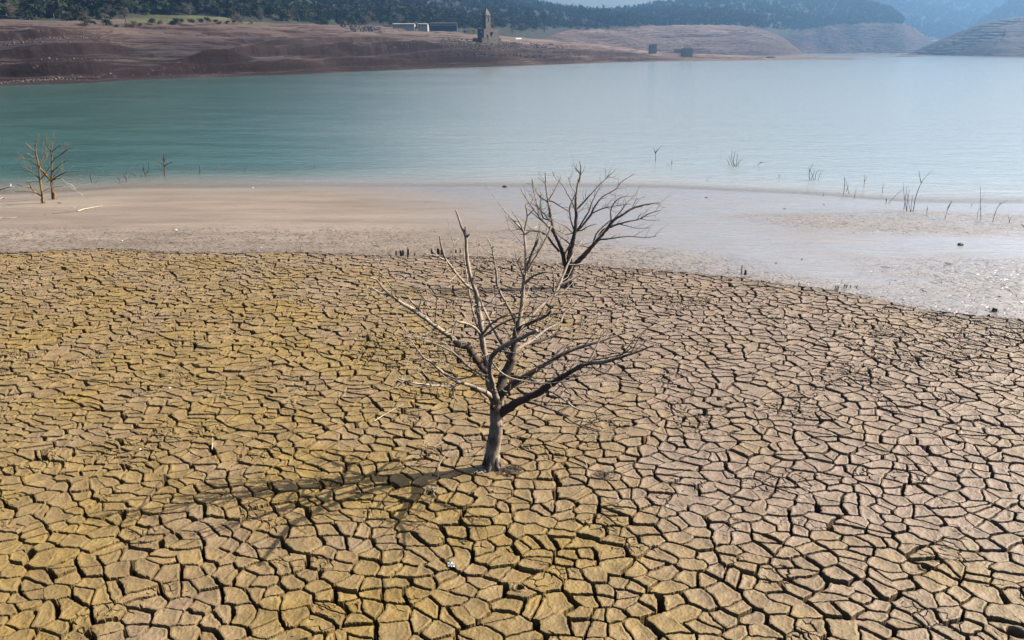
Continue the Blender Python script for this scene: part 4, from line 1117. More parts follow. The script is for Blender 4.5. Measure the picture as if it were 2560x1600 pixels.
# single trees one can tell apart
put_tree(hill_pt(hillL, 595, 0.0) - Vector((0, 0, .4)), 9.0, 'bare', "round grey-brown bare tree standing alone right of the green field", None, rr, 1.15)
put_tree(bank_pt(sheetA, 515, 4.9, 1.45, .55), 8.5, 'bare', "wide bare tree at the upper edge of the green field", None, rr, 1.5)
put_tree(bank_pt(sheetA, 315, 4.3, 1.45, .55), 8.0, 'bare', "leafless tree at the left end of the green field", None, rr, 1.1)
put_tree(bank_pt(sheetA, 1178, 4.9, 1.45, .55) + Vector((0, 0, 0)), 5.2, 'yellow', "bright yellow-green tree between the dark blue building and the church", None, rr, 1.3)
put_tree(bank_pt(sheetA, 1162, 4.9, 1.45, .55), 3.4, 'olive', "low green bush left of the yellow-green tree", None, rr, 1.6)
put_tree(bank_pt(sheetA, 1190, 4.9, 1.45, .55), 2.6, 'yellow', "small yellowish bush right of the yellow-green tree", None, rr, 1.3)
put_tree(bank_pt(sheetA, 1028, 4.75, 1.45, .55), 4.0, 'oak', "dark tree in front of the white building, right of its middle", None, rr, .8)
put_tree(bank_pt(sheetA, 1041, 4.75, 1.45, .55), 4.6, 'pine', "dark tree between the white building and its annex", None, rr, .9)
put_tree(bank_pt(sheetD, 2508, 1.9, 2.1, .9), 11, 'pine', "lone dark conifer standing on the bare right bank", None, rr, .55)
for i in range(26):   # hedge of bushes along the top of the left bank
    u = 200 + 430 * (i + rr.random()) / 26
    k = rr.choice(['oak', 'olive', 'olive', 'bare'])
    p = bank_pt(sheetA, u, 3.98 + .06 * rr.random(), 1.45, .55)
    put_tree(p - Vector((0, 0, .3)), 1.8 + 2.2 * rr.random(), k, {'oak': 'dark', 'olive': 'olive green', 'bare': 'leafless brown'}[k] + " bush in the hedge along the top of the left bank", {'oak': 'dark', 'olive': 'green', 'bare': 'brown'}[k] + " bushes in the left hedge", rr, 1.7)

def forest(name, sh, n, urange, trange, hr, seed, mats, nleaf, size, skip=None, nz=2.5):
    r = np.random.default_rng(seed)
    temps = [crown_arrays(100 + k, nleaf, size, 'pine' if k % 3 == 1 else 'oak') for k in range(6)]
    out = []
    U = r.uniform(*urange, n); T = r.uniform(*trange, n)
    X, Y, Z = sh.at(U, T); Z = terr(sh, X, Y, Z, None, 0, nz)
    for i in range(n):
        if skip and skip(U[i], T[i]): continue
        t = temps[r.integers(6)]; h = r.uniform(*hr) * (1 + 0.3 * sstep(1000, 1500, Y[i])) * (1 + 0.25 * math.sin(X[i] * .02 + Y[i] * .013)); a = r.random() * 6.28
        ca, sa = math.cos(a), math.sin(a); wd = h * r.uniform(1.0, 1.35)
        q = np.empty_like(t); q[:, 0] = (t[:, 0] * ca - t[:, 1] * sa) * wd + X[i]; q[:, 1] = (t[:, 0] * sa + t[:, 1] * ca) * wd + Y[i]; q[:, 2] = t[:, 2] * h + Z[i] - 0.5
        out.append(q)
    co = np.concatenate(out)
    me = raw_mesh(name, co, quads_of(len(co) // 4))
    o = link(name, me, mats); tag(o, None, None, None, 'stuff'); return o
M_FOR = m_leaf("forest_leaves", (0.010, 0.015, 0.009), (0.021, 0.026, 0.015))
o = forest("forest", hillL, 8600, (-400, 2255), (0.0, 4.0), (6.5, 11), 5, M_FOR, 42, .095, skip=lambda u, t: t > 2.2 and u < 1050 and (u + t * 31) % 3 > 1 or (t < .25 and u < 1640))
tag(o, "hazy mixed woodland covering the hills behind the reservoir", "woodland")
o = forest("ridge_forest", hillR, 900, (2420, 2800), (0.2, 2.1), (8, 13), 6, M_FOR, 36, .10, nz=4)
tag(o, "hazy wood on the ridge above the right bank", "woodland")
o = forest("distant_forest", far, 2200, (2050, 2650), (1.2, 3.2), (10, 16), 7, M_FOR, 22, .13, nz=14)
tag(o, "pale blue hazy wood on the far mountain", "woodland")

# ------------------------------------------------------------------ buildings on the far side
M_STONE = simple_mat("ruin_stone", (0.075, 0.064, 0.058), (0.15, 0.13, 0.115), 0.9, 0.95, 0.1, 0.6, 0.15)
M_STONE2 = simple_mat("rubble_stone", (0.055, 0.045, 0.042), (0.12, 0.10, 0.092), 0.4, 0.95, 0.1, 0.6, 0.15)
M_WHITE = simple_mat("white_plaster", (0.33, 0.31, 0.28), (0.42, 0.40, 0.37), 0.8, 0.8)
M_DBLUE = simple_mat("dark_blue_paint", (0.012, 0.02, 0.05), (0.03, 0.04, 0.09), 0.5, 0.6)
M_ROOF = simple_mat("roof_tiles", (0.045, 0.028, 0.026), (0.085, 0.05, 0.045), 1.2, 0.9)
M_PALEROOF = simple_mat("grey_roof", (0.16, 0.15, 0.15), (0.28, 0.26, 0.25), 1.0, 0.9)
M_GLASS = simple_mat("pane_glass", (0.02, 0.03, 0.04), (0.05, 0.06, 0.08), 0.5, 0.15, 0.5, 0.0)
M_BLIND = simple_mat("pale_blue_blind", (0.20, 0.26, 0.34), (0.32, 0.38, 0.46), 0.5, 0.6)
M_PINK = simple_mat("pink_plaster", (0.26, 0.15, 0.11), (0.34, 0.21, 0.16), 0.8, 0.85)
M_RUST = simple_mat("rusty_steel", (0.12, 0.045, 0.02), (0.28, 0.10, 0.045), 1.5, 0.8)

def boxes_mesh(name, bl, mat, parent=None, bevel=0.0):
    """bl: list of (cx,cy,cz, sx,sy,sz[, rz])"""
    bm = bmesh.new()
    for b in bl:
        g = bmesh.ops.create_cube(bm, size=1.0)['verts']
        M = Matrix.Translation(b[:3]) @ Matrix.Rotation(b[6] if len(b) > 6 else 0, 4, 'Z') @ Matrix.Diagonal((b[3], b[4], b[5], 1))
        bmesh.ops.transform(bm, matrix=M, verts=g)
    if bevel: bmesh.ops.bevel(bm, geom=bm.edges[:], offset=bevel, segments=1, affect='EDGES')
    me = bpy.data.meshes.new(name); bm.to_mesh(me); bm.free()
    return link(name, me, mat, parent)
def ragged_box(name, x0, x1, y0, y1, h, mat, parent, seed, cell=0.5, broken=0.5, thick=0.7, slope=0.0):
    """hollow wall ring of masonry with a broken top; origin at a corner"""
    r = random.Random(seed); bm = bmesh.new()
    def wall(ax, ay, bx, by):
        L = math.hypot(bx - ax, by - ay); n = max(2, int(L / cell)); dx, dy = (bx - ax) / L, (by - ay) / L; nx, ny = -dy, dx
        top = h
        hs = []
        for i in range(n + 1):
            top += r.gauss(0, broken * 0.35); top = min(h, max(h - broken * 2.2, top)); hs.append(top - slope * i / n)
        va = []
        for i in range(n + 1):
            t = L * i / n; hh = hs[i]
            va.append([bm.verts.new((ax + dx * t + nx * o, ay + dy * t + ny * o, z)) for (o, z) in ((0, -3), (0, hh), (thick, hh + r.gauss(0, .06)), (thick, -3))])
        for i in range(n):
            for k in range(4):
                bm.faces.new((va[i][k], va[i + 1][k], va[i + 1][(k + 1) % 4], va[i][(k + 1) % 4]))
        bm.faces.new(va[0]); bm.faces.new(va[-1][::-1])
    g = 0.003
    wall(x0, y0, x1, y0); wall(x1 - g, y0 + thick + g, x1 - g, y1 - g); wall(x1 - thick - g, y1, x0 + g, y1); wall(x0 + g, y1 - thick - g, x0 + g, y0 + thick + g)
    bmesh.ops.recalc_face_normals(bm, faces=bm.faces)
    me = bpy.data.meshes.new(name); bm.to_mesh(me); bm.free()
    return link(name, me, mat, parent)
def cut(obj, cutters):
    """boolean-subtract box / arch cutters (list of bmesh-made meshes) and bake the result"""
    cs = []
    for me in cutters:
        c = bpy.data.objects.new("cutter", me); COL.objects.link(c); c.parent = obj.parent; cs.append(c)
        m = obj.modifiers.new("b", 'BOOLEAN'); m.operation = 'DIFFERENCE'; m.object = c; m.solver = 'EXACT'
    bpy.context.view_layer.update()
    dg = bpy.context.evaluated_depsgraph_get()
    nm = bpy.data.meshes.new_from_object(obj.evaluated_get(dg))
    obj.modifiers.clear(); obj.data = nm
    for c in cs: bpy.data.objects.remove(c)
def arch_mesh(cx, cy, z0, w, h, depth, along):
    """arched prism centred at cx,cy, running 'along' x or y"""
    bm = bmesh.new(); pr = [(-w / 2, 0), (w / 2, 0)] + [(w / 2 * math.cos(a), h - w / 2 + w / 2 * math.sin(a)) for a in [math.pi * k / 8 for k in range(9)]]
    r = []
    for s in (-depth / 2, depth / 2):
        r.append([bm.verts.new((cx + (p if along == 'y' else s), cy + (s if along == 'y' else p), z0 + q)) for p, q in pr])
    n = len(pr)
    for i in range(n): bm.faces.new((r[0][i], r[0][(i + 1) % n], r[1][(i + 1) % n], r[1][i]))
    bm.faces.new(r[0][::-1]); bm.faces.new(r[1]); bmesh.ops.recalc_face_normals(bm, faces=bm.faces)
    me = bpy.data.meshes.new("c"); bm.to_mesh(me); bm.free(); return me

# church: e1 axis runs right and away (38 degrees), e2 runs left and away
DCH = 486.0
zv = lambda v, D=DCH: at_y(1230, v, D).z
cb = at_y(1210, 104, DCH)
ch = empty("church_ruin", cb, "ruined stone church with a pointed bell tower on the rubble mound across the water", "church", None, R(38))
S = 0.251
nave_h = zv(71.5) - cb.z
nave = ragged_box("nave", 0, 11.0, 0, 6.9, nave_h, M_STONE, ch, 4, 0.45, 0.12, 0.7)
cut(nave, [arch_mesh(2.8, 0.3, -0.5, 1.15, 4.6, 2.4, 'y'), arch_mesh(5.6, 0.3, 3.1, 1.5, 2.5, 2.4, 'y'), arch_mesh(6.2, 0.3, 4.1, 1.2, 1.7, 2.4, 'y'), arch_mesh(0.3, 3.0, 5.2, 1.6, 1.7, 2.4, 'x'), arch_mesh(2.4, .3, 5.6, .5, .7, 2.4, 'y')])
tw = boxes_mesh("tower", [(2.05 + 1.9, 0.75 + 1.85, (zv(38) - cb.z) / 2, 3.8, 3.7, zv(38) - cb.z)], M_STONE, ch)
zt = zv(38) - cb.z
cut(tw, [boxes_mesh("c", [(3.95, 2.6, zt / 2, 2.4, 2.3, zt - 1.0)], M_STONE).data,
         arch_mesh(3.95, 2.6, zt - 3.9, 0.95, 2.9, 9, 'y'), arch_mesh(3.95, 2.6, zt - 3.9, 0.95, 2.9, 9, 'x'), arch_mesh(3.95, 2.6, zt - 7.6, 0.55, 1.4, 9, 'x')])
for o in [x for x in COL.objects if x.name.startswith("c") and x.name.split('.')[0] == "c"]: bpy.data.objects.remove(o)
bm = bmesh.new(); hs = zv(18.5) - zv(38); r0 = 2.15
ring = [bm.verts.new((3.95 + sx * r0, 2.6 + sy * r0, zt + 0.003)) for sx, sy in ((-1, -1), (1, -1), (1, 1), (-1, 1))]
ring2 = [bm.verts.new((3.95 + sx * r0 * .93, 2.6 + sy * r0 * .93, zt + 0.35)) for sx, sy in ((-1, -1), (1, -1), (1, 1), (-1, 1))]
ap = bm.verts.new((3.95, 2.6, zt + hs))
for i in range(4):
    bm.faces.new((ring[i], ring[(i + 1) % 4], ring2[(i + 1) % 4], ring2[i])); bm.faces.new((ring2[i], ring2[(i + 1) % 4], ap))
bm.faces.new(ring[::-1]); me = bpy.data.meshes.new("spire"); bm.to_mesh(me); bm.free(); link("spire", me, M_STONE, ch)
ragged_box("low_wall", -2.6, 2.0, -1.3, 7.9, zv(94) - cb.z, M_STONE2, ch, 9, 0.6, 0.35, 0.6)
boxes_mesh("buttress", [(11.7, 1.4, 1.4, 1.3, 1.6, 4.6), (13.2, 1.3, 0.6, 1.7, 1.2, 3.0)], M_STONE2, ch, 0.15)

# rubble of the drowned village round the church
def rubble(name, n, urange, trange, size, seed, label, mat=M_STONE2):
    r = np.random.default_rng(seed)
    U = r.normal(size=n) * (urange[1] - urange[0]) / 4 + (urange[0] + urange[1]) / 2; U = np.where((U < urange[0]) | (U > urange[1]), r.uniform(*urange, n), U)
    T = r.uniform(*trange, n)
    if name == 'boulder_scatter':
        k = r.integers(0, 4, n); T = np.array([1.25, 2.05, 2.75, 3.0])[k] + 0.0007 * (U - 100) + r.normal(size=n) * .05
    X, Y, Z = sheetA.at(U, T); Z = terr(sheetA, X, Y, Z, None, 1.45, 0.55)
    cube = np.array([[-1,-1,-1],[1,-1,-1],[1,1,-1],[-1,1,-1],[-1,-1,1],[1,-1,1],[1,1,1],[-1,1,1]], float) * .5
    fq = np.array([[0,3,2,1],[4,5,6,7],[0,1,5,4],[1,2,6,5],[2,3,7,6],[3,0,4,7]])
    co, fs = [], []
    for i in range(n):
        s = size * (0.4 + r.random() ** 3 * 2.0) * np.array([1, .8, .55]); a = r.random() * 6.28
        q = cube * s * (1 + .3 * r.normal(size=(8, 1)) * .5); c, sn = math.cos(a), math.sin(a)
        q = np.stack([q[:, 0] * c - q[:, 1] * sn, q[:, 0] * sn + q[:, 1] * c, q[:, 2]], -1)
        fs.append(fq + len(co) * 8); co.append(q + [X[i], Y[i], Z[i] + s[2] * .3])
    me = raw_mesh(name, np.concatenate(co), np.concatenate(fs)); o = link(name, me, mat); tag(o, label, "rubble", None, 'stuff')
rubble("rubble", 5000, (1100, 1450), (2.0, 3.3), 0.5, 3, "grey building rubble strewn over the mound around the ruined church")
rubble("boulder_scatter", 1100, (-60, 300), (1.1, 3.6), 0.28, 5, "grey stones scattered in bands over the bare left bank")
rubble("stone_heap", 420, (855, 960), (3.6, 4.2), 1.0, 6, "heap of broken stone on the bank left of the white building")
M_STONE3 = simple_mat('pale_ruin_stone', (0.30, 0.265, 0.24), (0.44, 0.40, 0.36), 0.6, 0.95, 0.1, 0.6, 0.15)
def ruin(name, u0, u1, v0, v1, D, label, seed, depth=4.0, rz=0.0, mat=M_STONE2, broken=.45):
    ts = np.linspace(1.0, 4.6, 400); XX, YY, ZZ = sheetA.at(np.full(400, (u0 + u1) / 2.0), ts); ZZ = terr(sheetA, XX, YY, ZZ, None, 1.45, 0.55)
    dz_ = ray(u0, v1)[1]; k_ = int(np.argmax(ZZ >= CAMZ + dz_ * YY)) if np.any(ZZ >= CAMZ + dz_ * YY) else 200
    D = float(YY[k_])
    a = at_y(u0, v1, D); b = at_y(u1, v1, D); h = at_y(u0, v0, D).z - a.z; depth = min(depth, 1.2 * (b.x - a.x))
    o = empty(name, a, label, "ruin", None, rz)
    ragged_box("wall", 0, (b.x - a.x) / max(.5, math.cos(rz)), 0, depth, h, mat, o, seed, 0.6, broken, 0.6)
ruin("ruined_house", 1624, 1642, 110, 125, 700, "small square dark ruin standing in front of the reddish mound", 3, 5, mat=M_STONE3)
ruin("ruined_house", 1706, 1731, 119, 141, 745, "largest dark ruined house block above the sand spit", 5, 7, mat=M_STONE3)
ruin("ruined_house", 1688, 1704, 122, 133, 760, "pale broken walls just left of the largest ruin block", 6, 5, 0, M_STONE3, .9)
ruin("ruined_house", 1322, 1346, 110, 113, 540, "long low dark ruin right of the church mound", 11, 6, mat=M_STONE3)
ruin("ruined_house", 1370, 1383, 109, 113, 560, "small pale ruined wall right of the long low ruin", 12, 3, 0, M_STONE3, .7)
ruin("ruined_house", 1287, 1306, 119, 123, 480, "pale wall stump on the rubble slope right of the church", 13, 2, 0, M_STONE3, .6)
ruin("ruined_house", 1315, 1335, 120, 123, 475, "low pale wall stump lower down the rubble slope", 14, 2, 0, M_STONE3, .6)

def house(name, u0, u1, v0, v1, D, label, cat, wall, roofm, nwin, winm, depth=7, rows=1, roof_h=.8, wfrac=.55, group=None):
    a = at_y(u0, v1, D); b = at_y(u1, v1, D); h = at_y(u0, v0, D).z - a.z; W = b.x - a.x
    o = empty(name, Vector((a.x, D, a.z)), label, cat, group)
    hb = h * (1 - 0.25 * roof_h)
    boxes_mesh("wall", [(W / 2, depth / 2, (hb - 3) / 2, W, depth, hb + 3)], wall, o)
    bm = bmesh.new(); ov = .4
    vs = [bm.verts.new(p) for p in ((-ov, -ov, hb + .003), (W + ov, -ov, hb + .003), (W + ov, depth + ov, hb + .003), (-ov, depth + ov, hb + .003), (ov, depth / 2, h), (W - ov, depth / 2, h))]
    for f in ((0, 1, 5, 4), (1, 2, 5), (2, 3, 4, 5), (3, 0, 4), (3, 2, 1, 0)): bm.faces.new([vs[i] for i in f])
    me = bpy.data.meshes.new("roof"); bm.to_mesh(me); bm.free(); link("roof", me, roofm, o)
    for rr_ in range(rows):
        for i in range(nwin):
            cx = W * (i + .5) / nwin; ww = W / nwin * wfrac; hh = hb / rows * .5; cz = hb * (rr_ + .52) / rows
            f = boxes_mesh("window", [(cx, -.03, cz + hh / 2 + .06, ww + .2, .12, .1), (cx, -.03, cz - hh / 2 - .06, ww + .2, .12, .1), (cx - ww / 2 - .05, -.03, cz, .1, .12, hh), (cx + ww / 2 + .05, -.03, cz, .1, .12, hh)], wall, o)
            boxes_mesh("pane", [(cx, -.02, cz, ww, .05, hh)], winm, f)
    return o
house("long_building", 981, 1036, 58, 68, 610, "long low white building at the edge of the wood left of the church", "building", M_WHITE, M_PALEROOF, 9, M_GLASS, wfrac=.3)
house("long_building", 1045, 1069, 58, 68, 612, "short white block at the right end of the long white building", "building", M_WHITE, M_PALEROOF, 3, M_GLASS, wfrac=.4)
house("long_building", 1075, 1142, 56, 67, 625, "long dark blue building with pale windows and a reddish roof", "building", M_DBLUE, M_ROOF, 12, M_BLIND, wfrac=.6)
house("house", 1669, 1683, 8, 18, 1640, "small pink house high among the trees on the wooded hill", "house", M_PINK, M_ROOF, 4, M_GLASS, 9, 2)
# a few pale cars and boats drawn up in front of the white building
rr = random.Random(77)
def car(u, v, D, mat, label, ang):
    p = bank_pt(sheetA, u, 4.35, 1.45, .55); q = at_y(u, v, p.y)
    o = empty("parked_car", Vector((q.x, p.y, p.z)), label, "car", "cars parked in front of the white building", ang)
    boxes_mesh("body", [(0, 0, .55, 4.1, 1.7, .6)], mat, o, .15)
    boxes_mesh("cabin", [(-.2, 0, 1.12, 2.2, 1.5, .5)], M_GLASS, o, .18)
    for sx in (-1.3, 1.3):
        for sy in (-.8, .8):
            boxes_mesh("wheel", [(sx, sy, .3, .6, .2, .6)], M_DBLUE, o, .14)
M_SILV = simple_mat("silver_paint", (0.42, 0.44, 0.47), (0.5, 0.52, 0.55), 1, .35, .5, 0)
for i, (u, m_, l_) in enumerate(((992, M_WHITE, "white car parked at the left of the row before the white building"), (1003, M_SILV, "silver car parked next to the white one before the white building"), (1022, M_DBLUE, "dark blue car parked before the middle of the white building"), (1052, M_WHITE, "white car parked before the short white block"))):
    car(u, 68, 580, m_, l_, R(12 + 9 * i))
# rusty barge stranded on the sand spit
def hull(name, L, W, H, mat, parent, z=0):
    bm = bmesh.new(); n = 10; ring = []
    for i in range(n + 1):
        t = i / n; w_ = W / 2 * (1 - max(0, (t - .62) / .38) ** 2.2 * .96) * (.86 + .14 * min(1, t * 4)); x = L * (t - .5); s = .35 * max(0, t - .6)
        ring.append([bm.verts.new((x, -w_, H + s)), bm.verts.new((x, -w_ * .7, z)), bm.verts.new((x, w_ * .7, z)), bm.verts.new((x, w_, H + s)), bm.verts.new((x, w_ * .86, H * .7)), bm.verts.new((x, -w_ * .86, H * .7))])
    for i in range(n):
        for k in range(6): bm.faces.new((ring[i][k], ring[i + 1][k], ring[i + 1][(k + 1) % 6], ring[i][(k + 1) % 6]))
    bm.faces.new(ring[0][::-1]); bm.faces.new(ring[-1]); bmesh.ops.recalc_face_normals(bm, faces=bm.faces)
    me = bpy.data.meshes.new(name); bm.to_mesh(me); bm.free(); return link(name, me, mat, parent)
q = at_y(1926, 145.6, 735)
bo = empty("rusty_barge", Vector((q.x, 735, q.z)), "rust brown barge lying on the sand spit near its right end", "boat", None, R(172))
bo.rotation_euler = (R(6), R(-5), R(172))
hull("hull", 8.6, 2.6, .95, M_RUST, bo)
boxes_mesh("railing", [(-3.4 + k * .85, s * 1.1, 1.25, .09, .09, .9) for k in range(8) for s in (-1, 1)] + [(-.4, s * 1.1, 1.74, 6.3, .08, .07) for s in (-1, 1)], M_RUST, bo)
q = bank_pt(sheetA, 1466, 2.75, 1.45, .55)
wb = empty("small_boat", q + Vector((0, 0, .15)), "small white boat lying on the brown terrace right of the rubble", "boat", None, R(-5))
hull("hull", 3.0, 1.2, .55, M_WHITE, wb); boxes_mesh("seat", [(-.6, 0, .5, .25, .95, .05), (.35, 0, .5, .25, .95, .05)], M_RUST, wb)
q = at_y(1296, 103, 620)
tt = empty("tarpaulin_shelter", Vector((q.x, 620, q.z)), "pale blue tarpaulin shelter right of the church", "shelter", None, R(15))
boxes_mesh("post", [(sx, sy, .3, .1, .1, 2.6) for sx in (-2, 2) for sy in (-1, 1)], M_RUST, tt)
bm = bmesh.new(); vs = [bm.verts.new(p) for p in ((-2.3, -1.3, 1.6), (2.3, -1.3, 1.6), (2.3, 0, 2.2), (-2.3, 0, 2.2), (2.3, 1.3, 1.6), (-2.3, 1.3, 1.6))]
bm.faces.new(vs[:4]); bm.faces.new((vs[3], vs[2], vs[4], vs[5])); me = bpy.data.meshes.new("tarpaulin"); bm.to_mesh(me); bm.free(); link("tarpaulin", me, simple_mat("pale_blue_sheet", (0.42, 0.56, 0.68), (0.55, 0.68, 0.78), 1), tt)

# ------------------------------------------------------------------ snags, twigs and driftwood near the water
F = lambda x, y: (1550 + .4174 * x, 340 + .4174 * y)
M_SNAG = simple_mat("wet_dark_wood", (0.040, 0.030, 0.026), (0.11, 0.085, 0.07), 6)
M_BONE = simple_mat("bleached_wood", (0.26, 0.22, 0.165), (0.42, 0.37, 0.29), 7)
def snag(name, cat, conv, stems, label, rpx=1.3, mat=M_SNAG, water=False, lie=False, group=None, seed=None, spur=0.5):
    """stems: polylines in picture coordinates, the first point of the first stem is on the ground"""
    r = random.Random(seed if seed is not None else len(label) * 7)
    u, v = conv(*stems[0][0]); B = hit(u, v, water=water)
    tb = Tube()
    for i, st in enumerate(stems):
        px = [conv(*p) for p in st]
        if lie:
            P = [hit(a, b, water=water) + Vector((0, 0, 0.03)) for a, b in px]
        else:
            y0 = B.y + (r.random() - .5) * (.5 if i else 0)
            dy = r.uniform(-.35, .35)
            P = [at_y(a, b, y0 + dy * k) for k, (a, b) in enumerate(px)]
            if i == 0 or abs(px[0][1] - v) < 2.5: P = [P[0] - Vector((0, 0, .35))] + P
        sc = B.y / FPX
        R0 = rpx * sc * (1 if i == 0 else .8)
        grow(tb, P, R0, R0 * .35, (.2, .4), r, spurs=spur, jag=.8, sides=6, step=.12)
    o = tb.build(name, mat, None, B); o.location = B
    return tag(o, label, cat, group)
# left water
snag("snag", "dead tree", Cz, [[(1556,448),(1553,400),(1550,340),(1535,290),(1515,232)], [(1552,330),(1565,280),(1582,235)], [(1550,350),(1500,320),(1452,300)], [(1552,360),(1590,335),(1640,315)], [(1553,405),(1520,390),(1497,350)], [(1550,320),(1548,270),(1546,245)]], "small forked dead tree in the shallow water, tallest of the left snags", 1.6, water=True)
snag("snag", "snag", Cz, [[(1374,443),(1360,400),(1352,340)], [(1374,443),(1400,410),(1408,310)], [(1360,405),(1342,350)]], "two-pronged snag in the water left of the small forked dead tree", 1.2, water=True)
snag("snag", "snag", Cz, [[(1345,465),(1335,450),(1325,435)]], "tiny leaning stick in the water under the two-pronged snag", .9, water=True)
snag("snag", "snag", Cz, [[(1280,468),(1272,430),(1272,400)], [(1278,445),(1240,440),(1215,410)]], "crooked snag in the water between the two-pronged one and the pair of stubs", 1.0, water=True)
snag("snag", "snag", Cz, [[(1196,508),(1190,450),(1195,395)], [(1192,480),(1170,455),(1165,420)], [(1194,470),(1205,450)]], "dark bushy snag in the shallows, third of the left group", 1.2, water=True)
snag("snag", "snag", Cz, [[(1131,502),(1125,475),(1115,460)], [(1128,490),(1105,470),(1095,440)]], "short V-shaped stub in the shallows left of the bushy snag", 1.1, water=True)
snag("snag", "snag", Cz, [[(868,512),(855,470),(848,430)], [(850,440),(820,405)]], "bent stick standing in the water right of the two ochre dead trees", 1.1, water=True)
snag("snag", "snag", Cz, [[(906,518),(900,500),(905,490)], [(910,520),(925,495)]], "very low twig in the water right of the bent stick", .9, water=True)
snag("snag", "snag", Cz, [[(1890,430),(1886,400),(1887,350)], [(1889,425),(1872,410)], [(1889,420),(1902,405)]], "thin upright twig in the water right of the small forked dead tree", .8, water=True)
snag("snag", "snag", Cz, [[(2068,402),(2055,365),(2040,335)], [(2062,385),(2080,350)], [(2055,370),(2055,318)]], "low branching snag in the open water, left half of the lake", 1.0, water=True)
snag("snag", "snag", Cz, [[(2325,402),(2322,380),(2312,365)], [(2325,395),(2332,365)]], "small Y-shaped twig alone in the open water left of centre", .8, water=True)
snag("snag", "snag", lambda x, y: (x, y), [[(786,418),(784,410),(781,405)], [(786,416),(789,408)]], "tiny twig in the open water nearest the middle of the lake", .8, water=True)
# right water
snag("snag", "snag", F, [[(213,152),(213,110),(210,90),(195,60)], [(212,100),(235,72),(258,55)], [(212,108),(205,85)], [(213,105),(225,85)]], "slender Y-shaped dead sapling in the water right of the fan-shaped tree", 1.0, water=True)
snag("snag", "snag", F, [[(311,177),(309,160),(310,142)], [(310,165),(314,155)]], "short stick in the water right of the slender sapling", .9, water=True)
snag("snag", "snag", F, [[(286,176),(285,170),(286,165)]], "barely showing stub in the water beside the short stick", .8, water=True)
snag("snag", "snag", F, [[(463,88),(464,80),(465,73)]], "dark speck of a stub farthest out in the right-hand water", .9, water=True)
snag("snag", "snag", F, [[(600,132),(601,115),(603,98)]], "thin pole in the water left of the dark reed-like clump", .6, water=True)
snag("dead_shrub", "shrub", F, [[(683,182),(680,140),(690,88)], [(694,182),(700,140),(705,105)], [(672,178),(660,140),(655,110)], [(710,180),(712,160),(718,142)], [(690,180),(672,150),(668,85)], [(655,175),(648,155),(638,140)], [(700,178),(715,150),(735,143)]], "clump of dark bare stems rising from the water, farthest of the three clumps", 1.0, water=True)
snag("snag", "snag", F, [[(825,180),(835,165),(850,155)], [(845,158),(865,162),(888,162)], [(838,165),(845,150)]], "low sprawling twig in the water right of the farthest clump", .9, water=True)
snag("snag", "snag", F, [[(953,252),(953,238),(948,222)], [(953,240),(958,228)]], "small forked stub in the water between two clumps", .9, water=True)
snag("snag", "snag", F, [[(857,253),(857,246)]], "tiny dark stub in the pale shallows right of the centre", .9, water=True)
snag("snag", "snag", F, [[(522,270),(528,255),(540,243)]], "faint curved twig in the pale shallows", .6, water=True)
snag("dead_shrub", "shrub", F, [[(1136,262),(1134,220),(1148,185),(1158,162)], [(1146,262),(1160,225),(1165,200)], [(1168,262),(1175,225),(1190,205),(1220,205)], [(1188,262),(1195,235),(1212,210)], [(1136,215),(1130,185)], [(1160,262),(1150,230),(1140,205)]], "clump of twisted dark stems in the water, middle of the three clumps", 1.1, water=True)
snag("snag", "snag", F, [[(1219,360),(1218,340),(1222,325)]], "short thin stick at the water's edge before the cracked swell", .9, water=True)
snag("dead_shrub", "shrub", F, [[(1340,345),(1345,290),(1343,240)], [(1383,390),(1368,330),(1355,275),(1342,250)], [(1355,330),(1365,305),(1372,290)]], "tall crossed stems at the water's edge left of the biggest clump", 1.0, water=True)
snag("snag", "snag", F, [[(1402,372),(1408,345),(1417,315)], [(1405,360),(1412,348)]], "leaning twig on the wet mud right of the tall crossed stems", .8)
snag("snag", "snag", F, [[(1462,302),(1464,265),(1466,228)], [(1463,275),(1480,240)]], "thin forked stem in the water beyond the crossed stems", .9, water=True)
snag("snag", "snag", F, [[(1572,340),(1574,310),(1579,278)]], "single straight pole in the water left of the biggest clump", .9, water=True)
snag("snag", "snag", F, [[(1593,402),(1597,385),(1595,368)], [(1596,388),(1590,378)]], "dark stub on the water's edge under the leaning long stem", 1.4)
snag("snag", "snag", F, [[(1610,405),(1640,370),(1675,335),(1712,305)]], "long thin stem leaning to the right out of the mud", .8)
snag("dead_shrub", "shrub", F, [[(1755,462),(1765,400),(1780,340),(1805,280),(1835,240),(1868,208)], [(1804,282),(1795,240),(1790,207)], [(1718,462),(1720,400),(1735,320)], [(1718,460),(1705,380),(1695,280)], [(1742,460),(1745,410),(1755,350)], [(1700,440),(1710,370),(1720,300)], [(1740,458),(1728,400),(1720,340)]], "biggest clump of bare stems on the right shore, with one tall Y-shaped stem", 1.2)
snag("snag", "snag", F, [[(1838,477),(1838,445),(1842,418)], [(1838,450),(1845,430)]], "short upright stick on the cracked swell right of the biggest clump", .9)
snag("snag", "snag", F, [[(1943,512),(1953,470),(1958,448)], [(1958,448),(1975,415),(1988,388)], [(1962,432),(1985,392)]], "leaning bent stem on the cracked swell midway to the right edge", 1.2)
snag("snag", "snag", F, [[(2106,418),(2107,404)]], "tiny dark stub by the far right waterline", 1.3)
snag("snag", "snag", F, [[(2163,512),(2158,430),(2160,300)], [(2160,440),(2155,420)]], "tallest straight thin stem near the right edge of the shore", .9)
snag("snag", "snag", F, [[(2140,508),(2140,470),(2152,430)]], "short thin stem just left of the tallest straight one", .7)
snag("snag", "snag", F, [[(2230,526),(2245,470),(2270,415),(2325,382)], [(2275,410),(2278,395)]], "curved stem bending to the right near the right edge of the shore", 1.0)
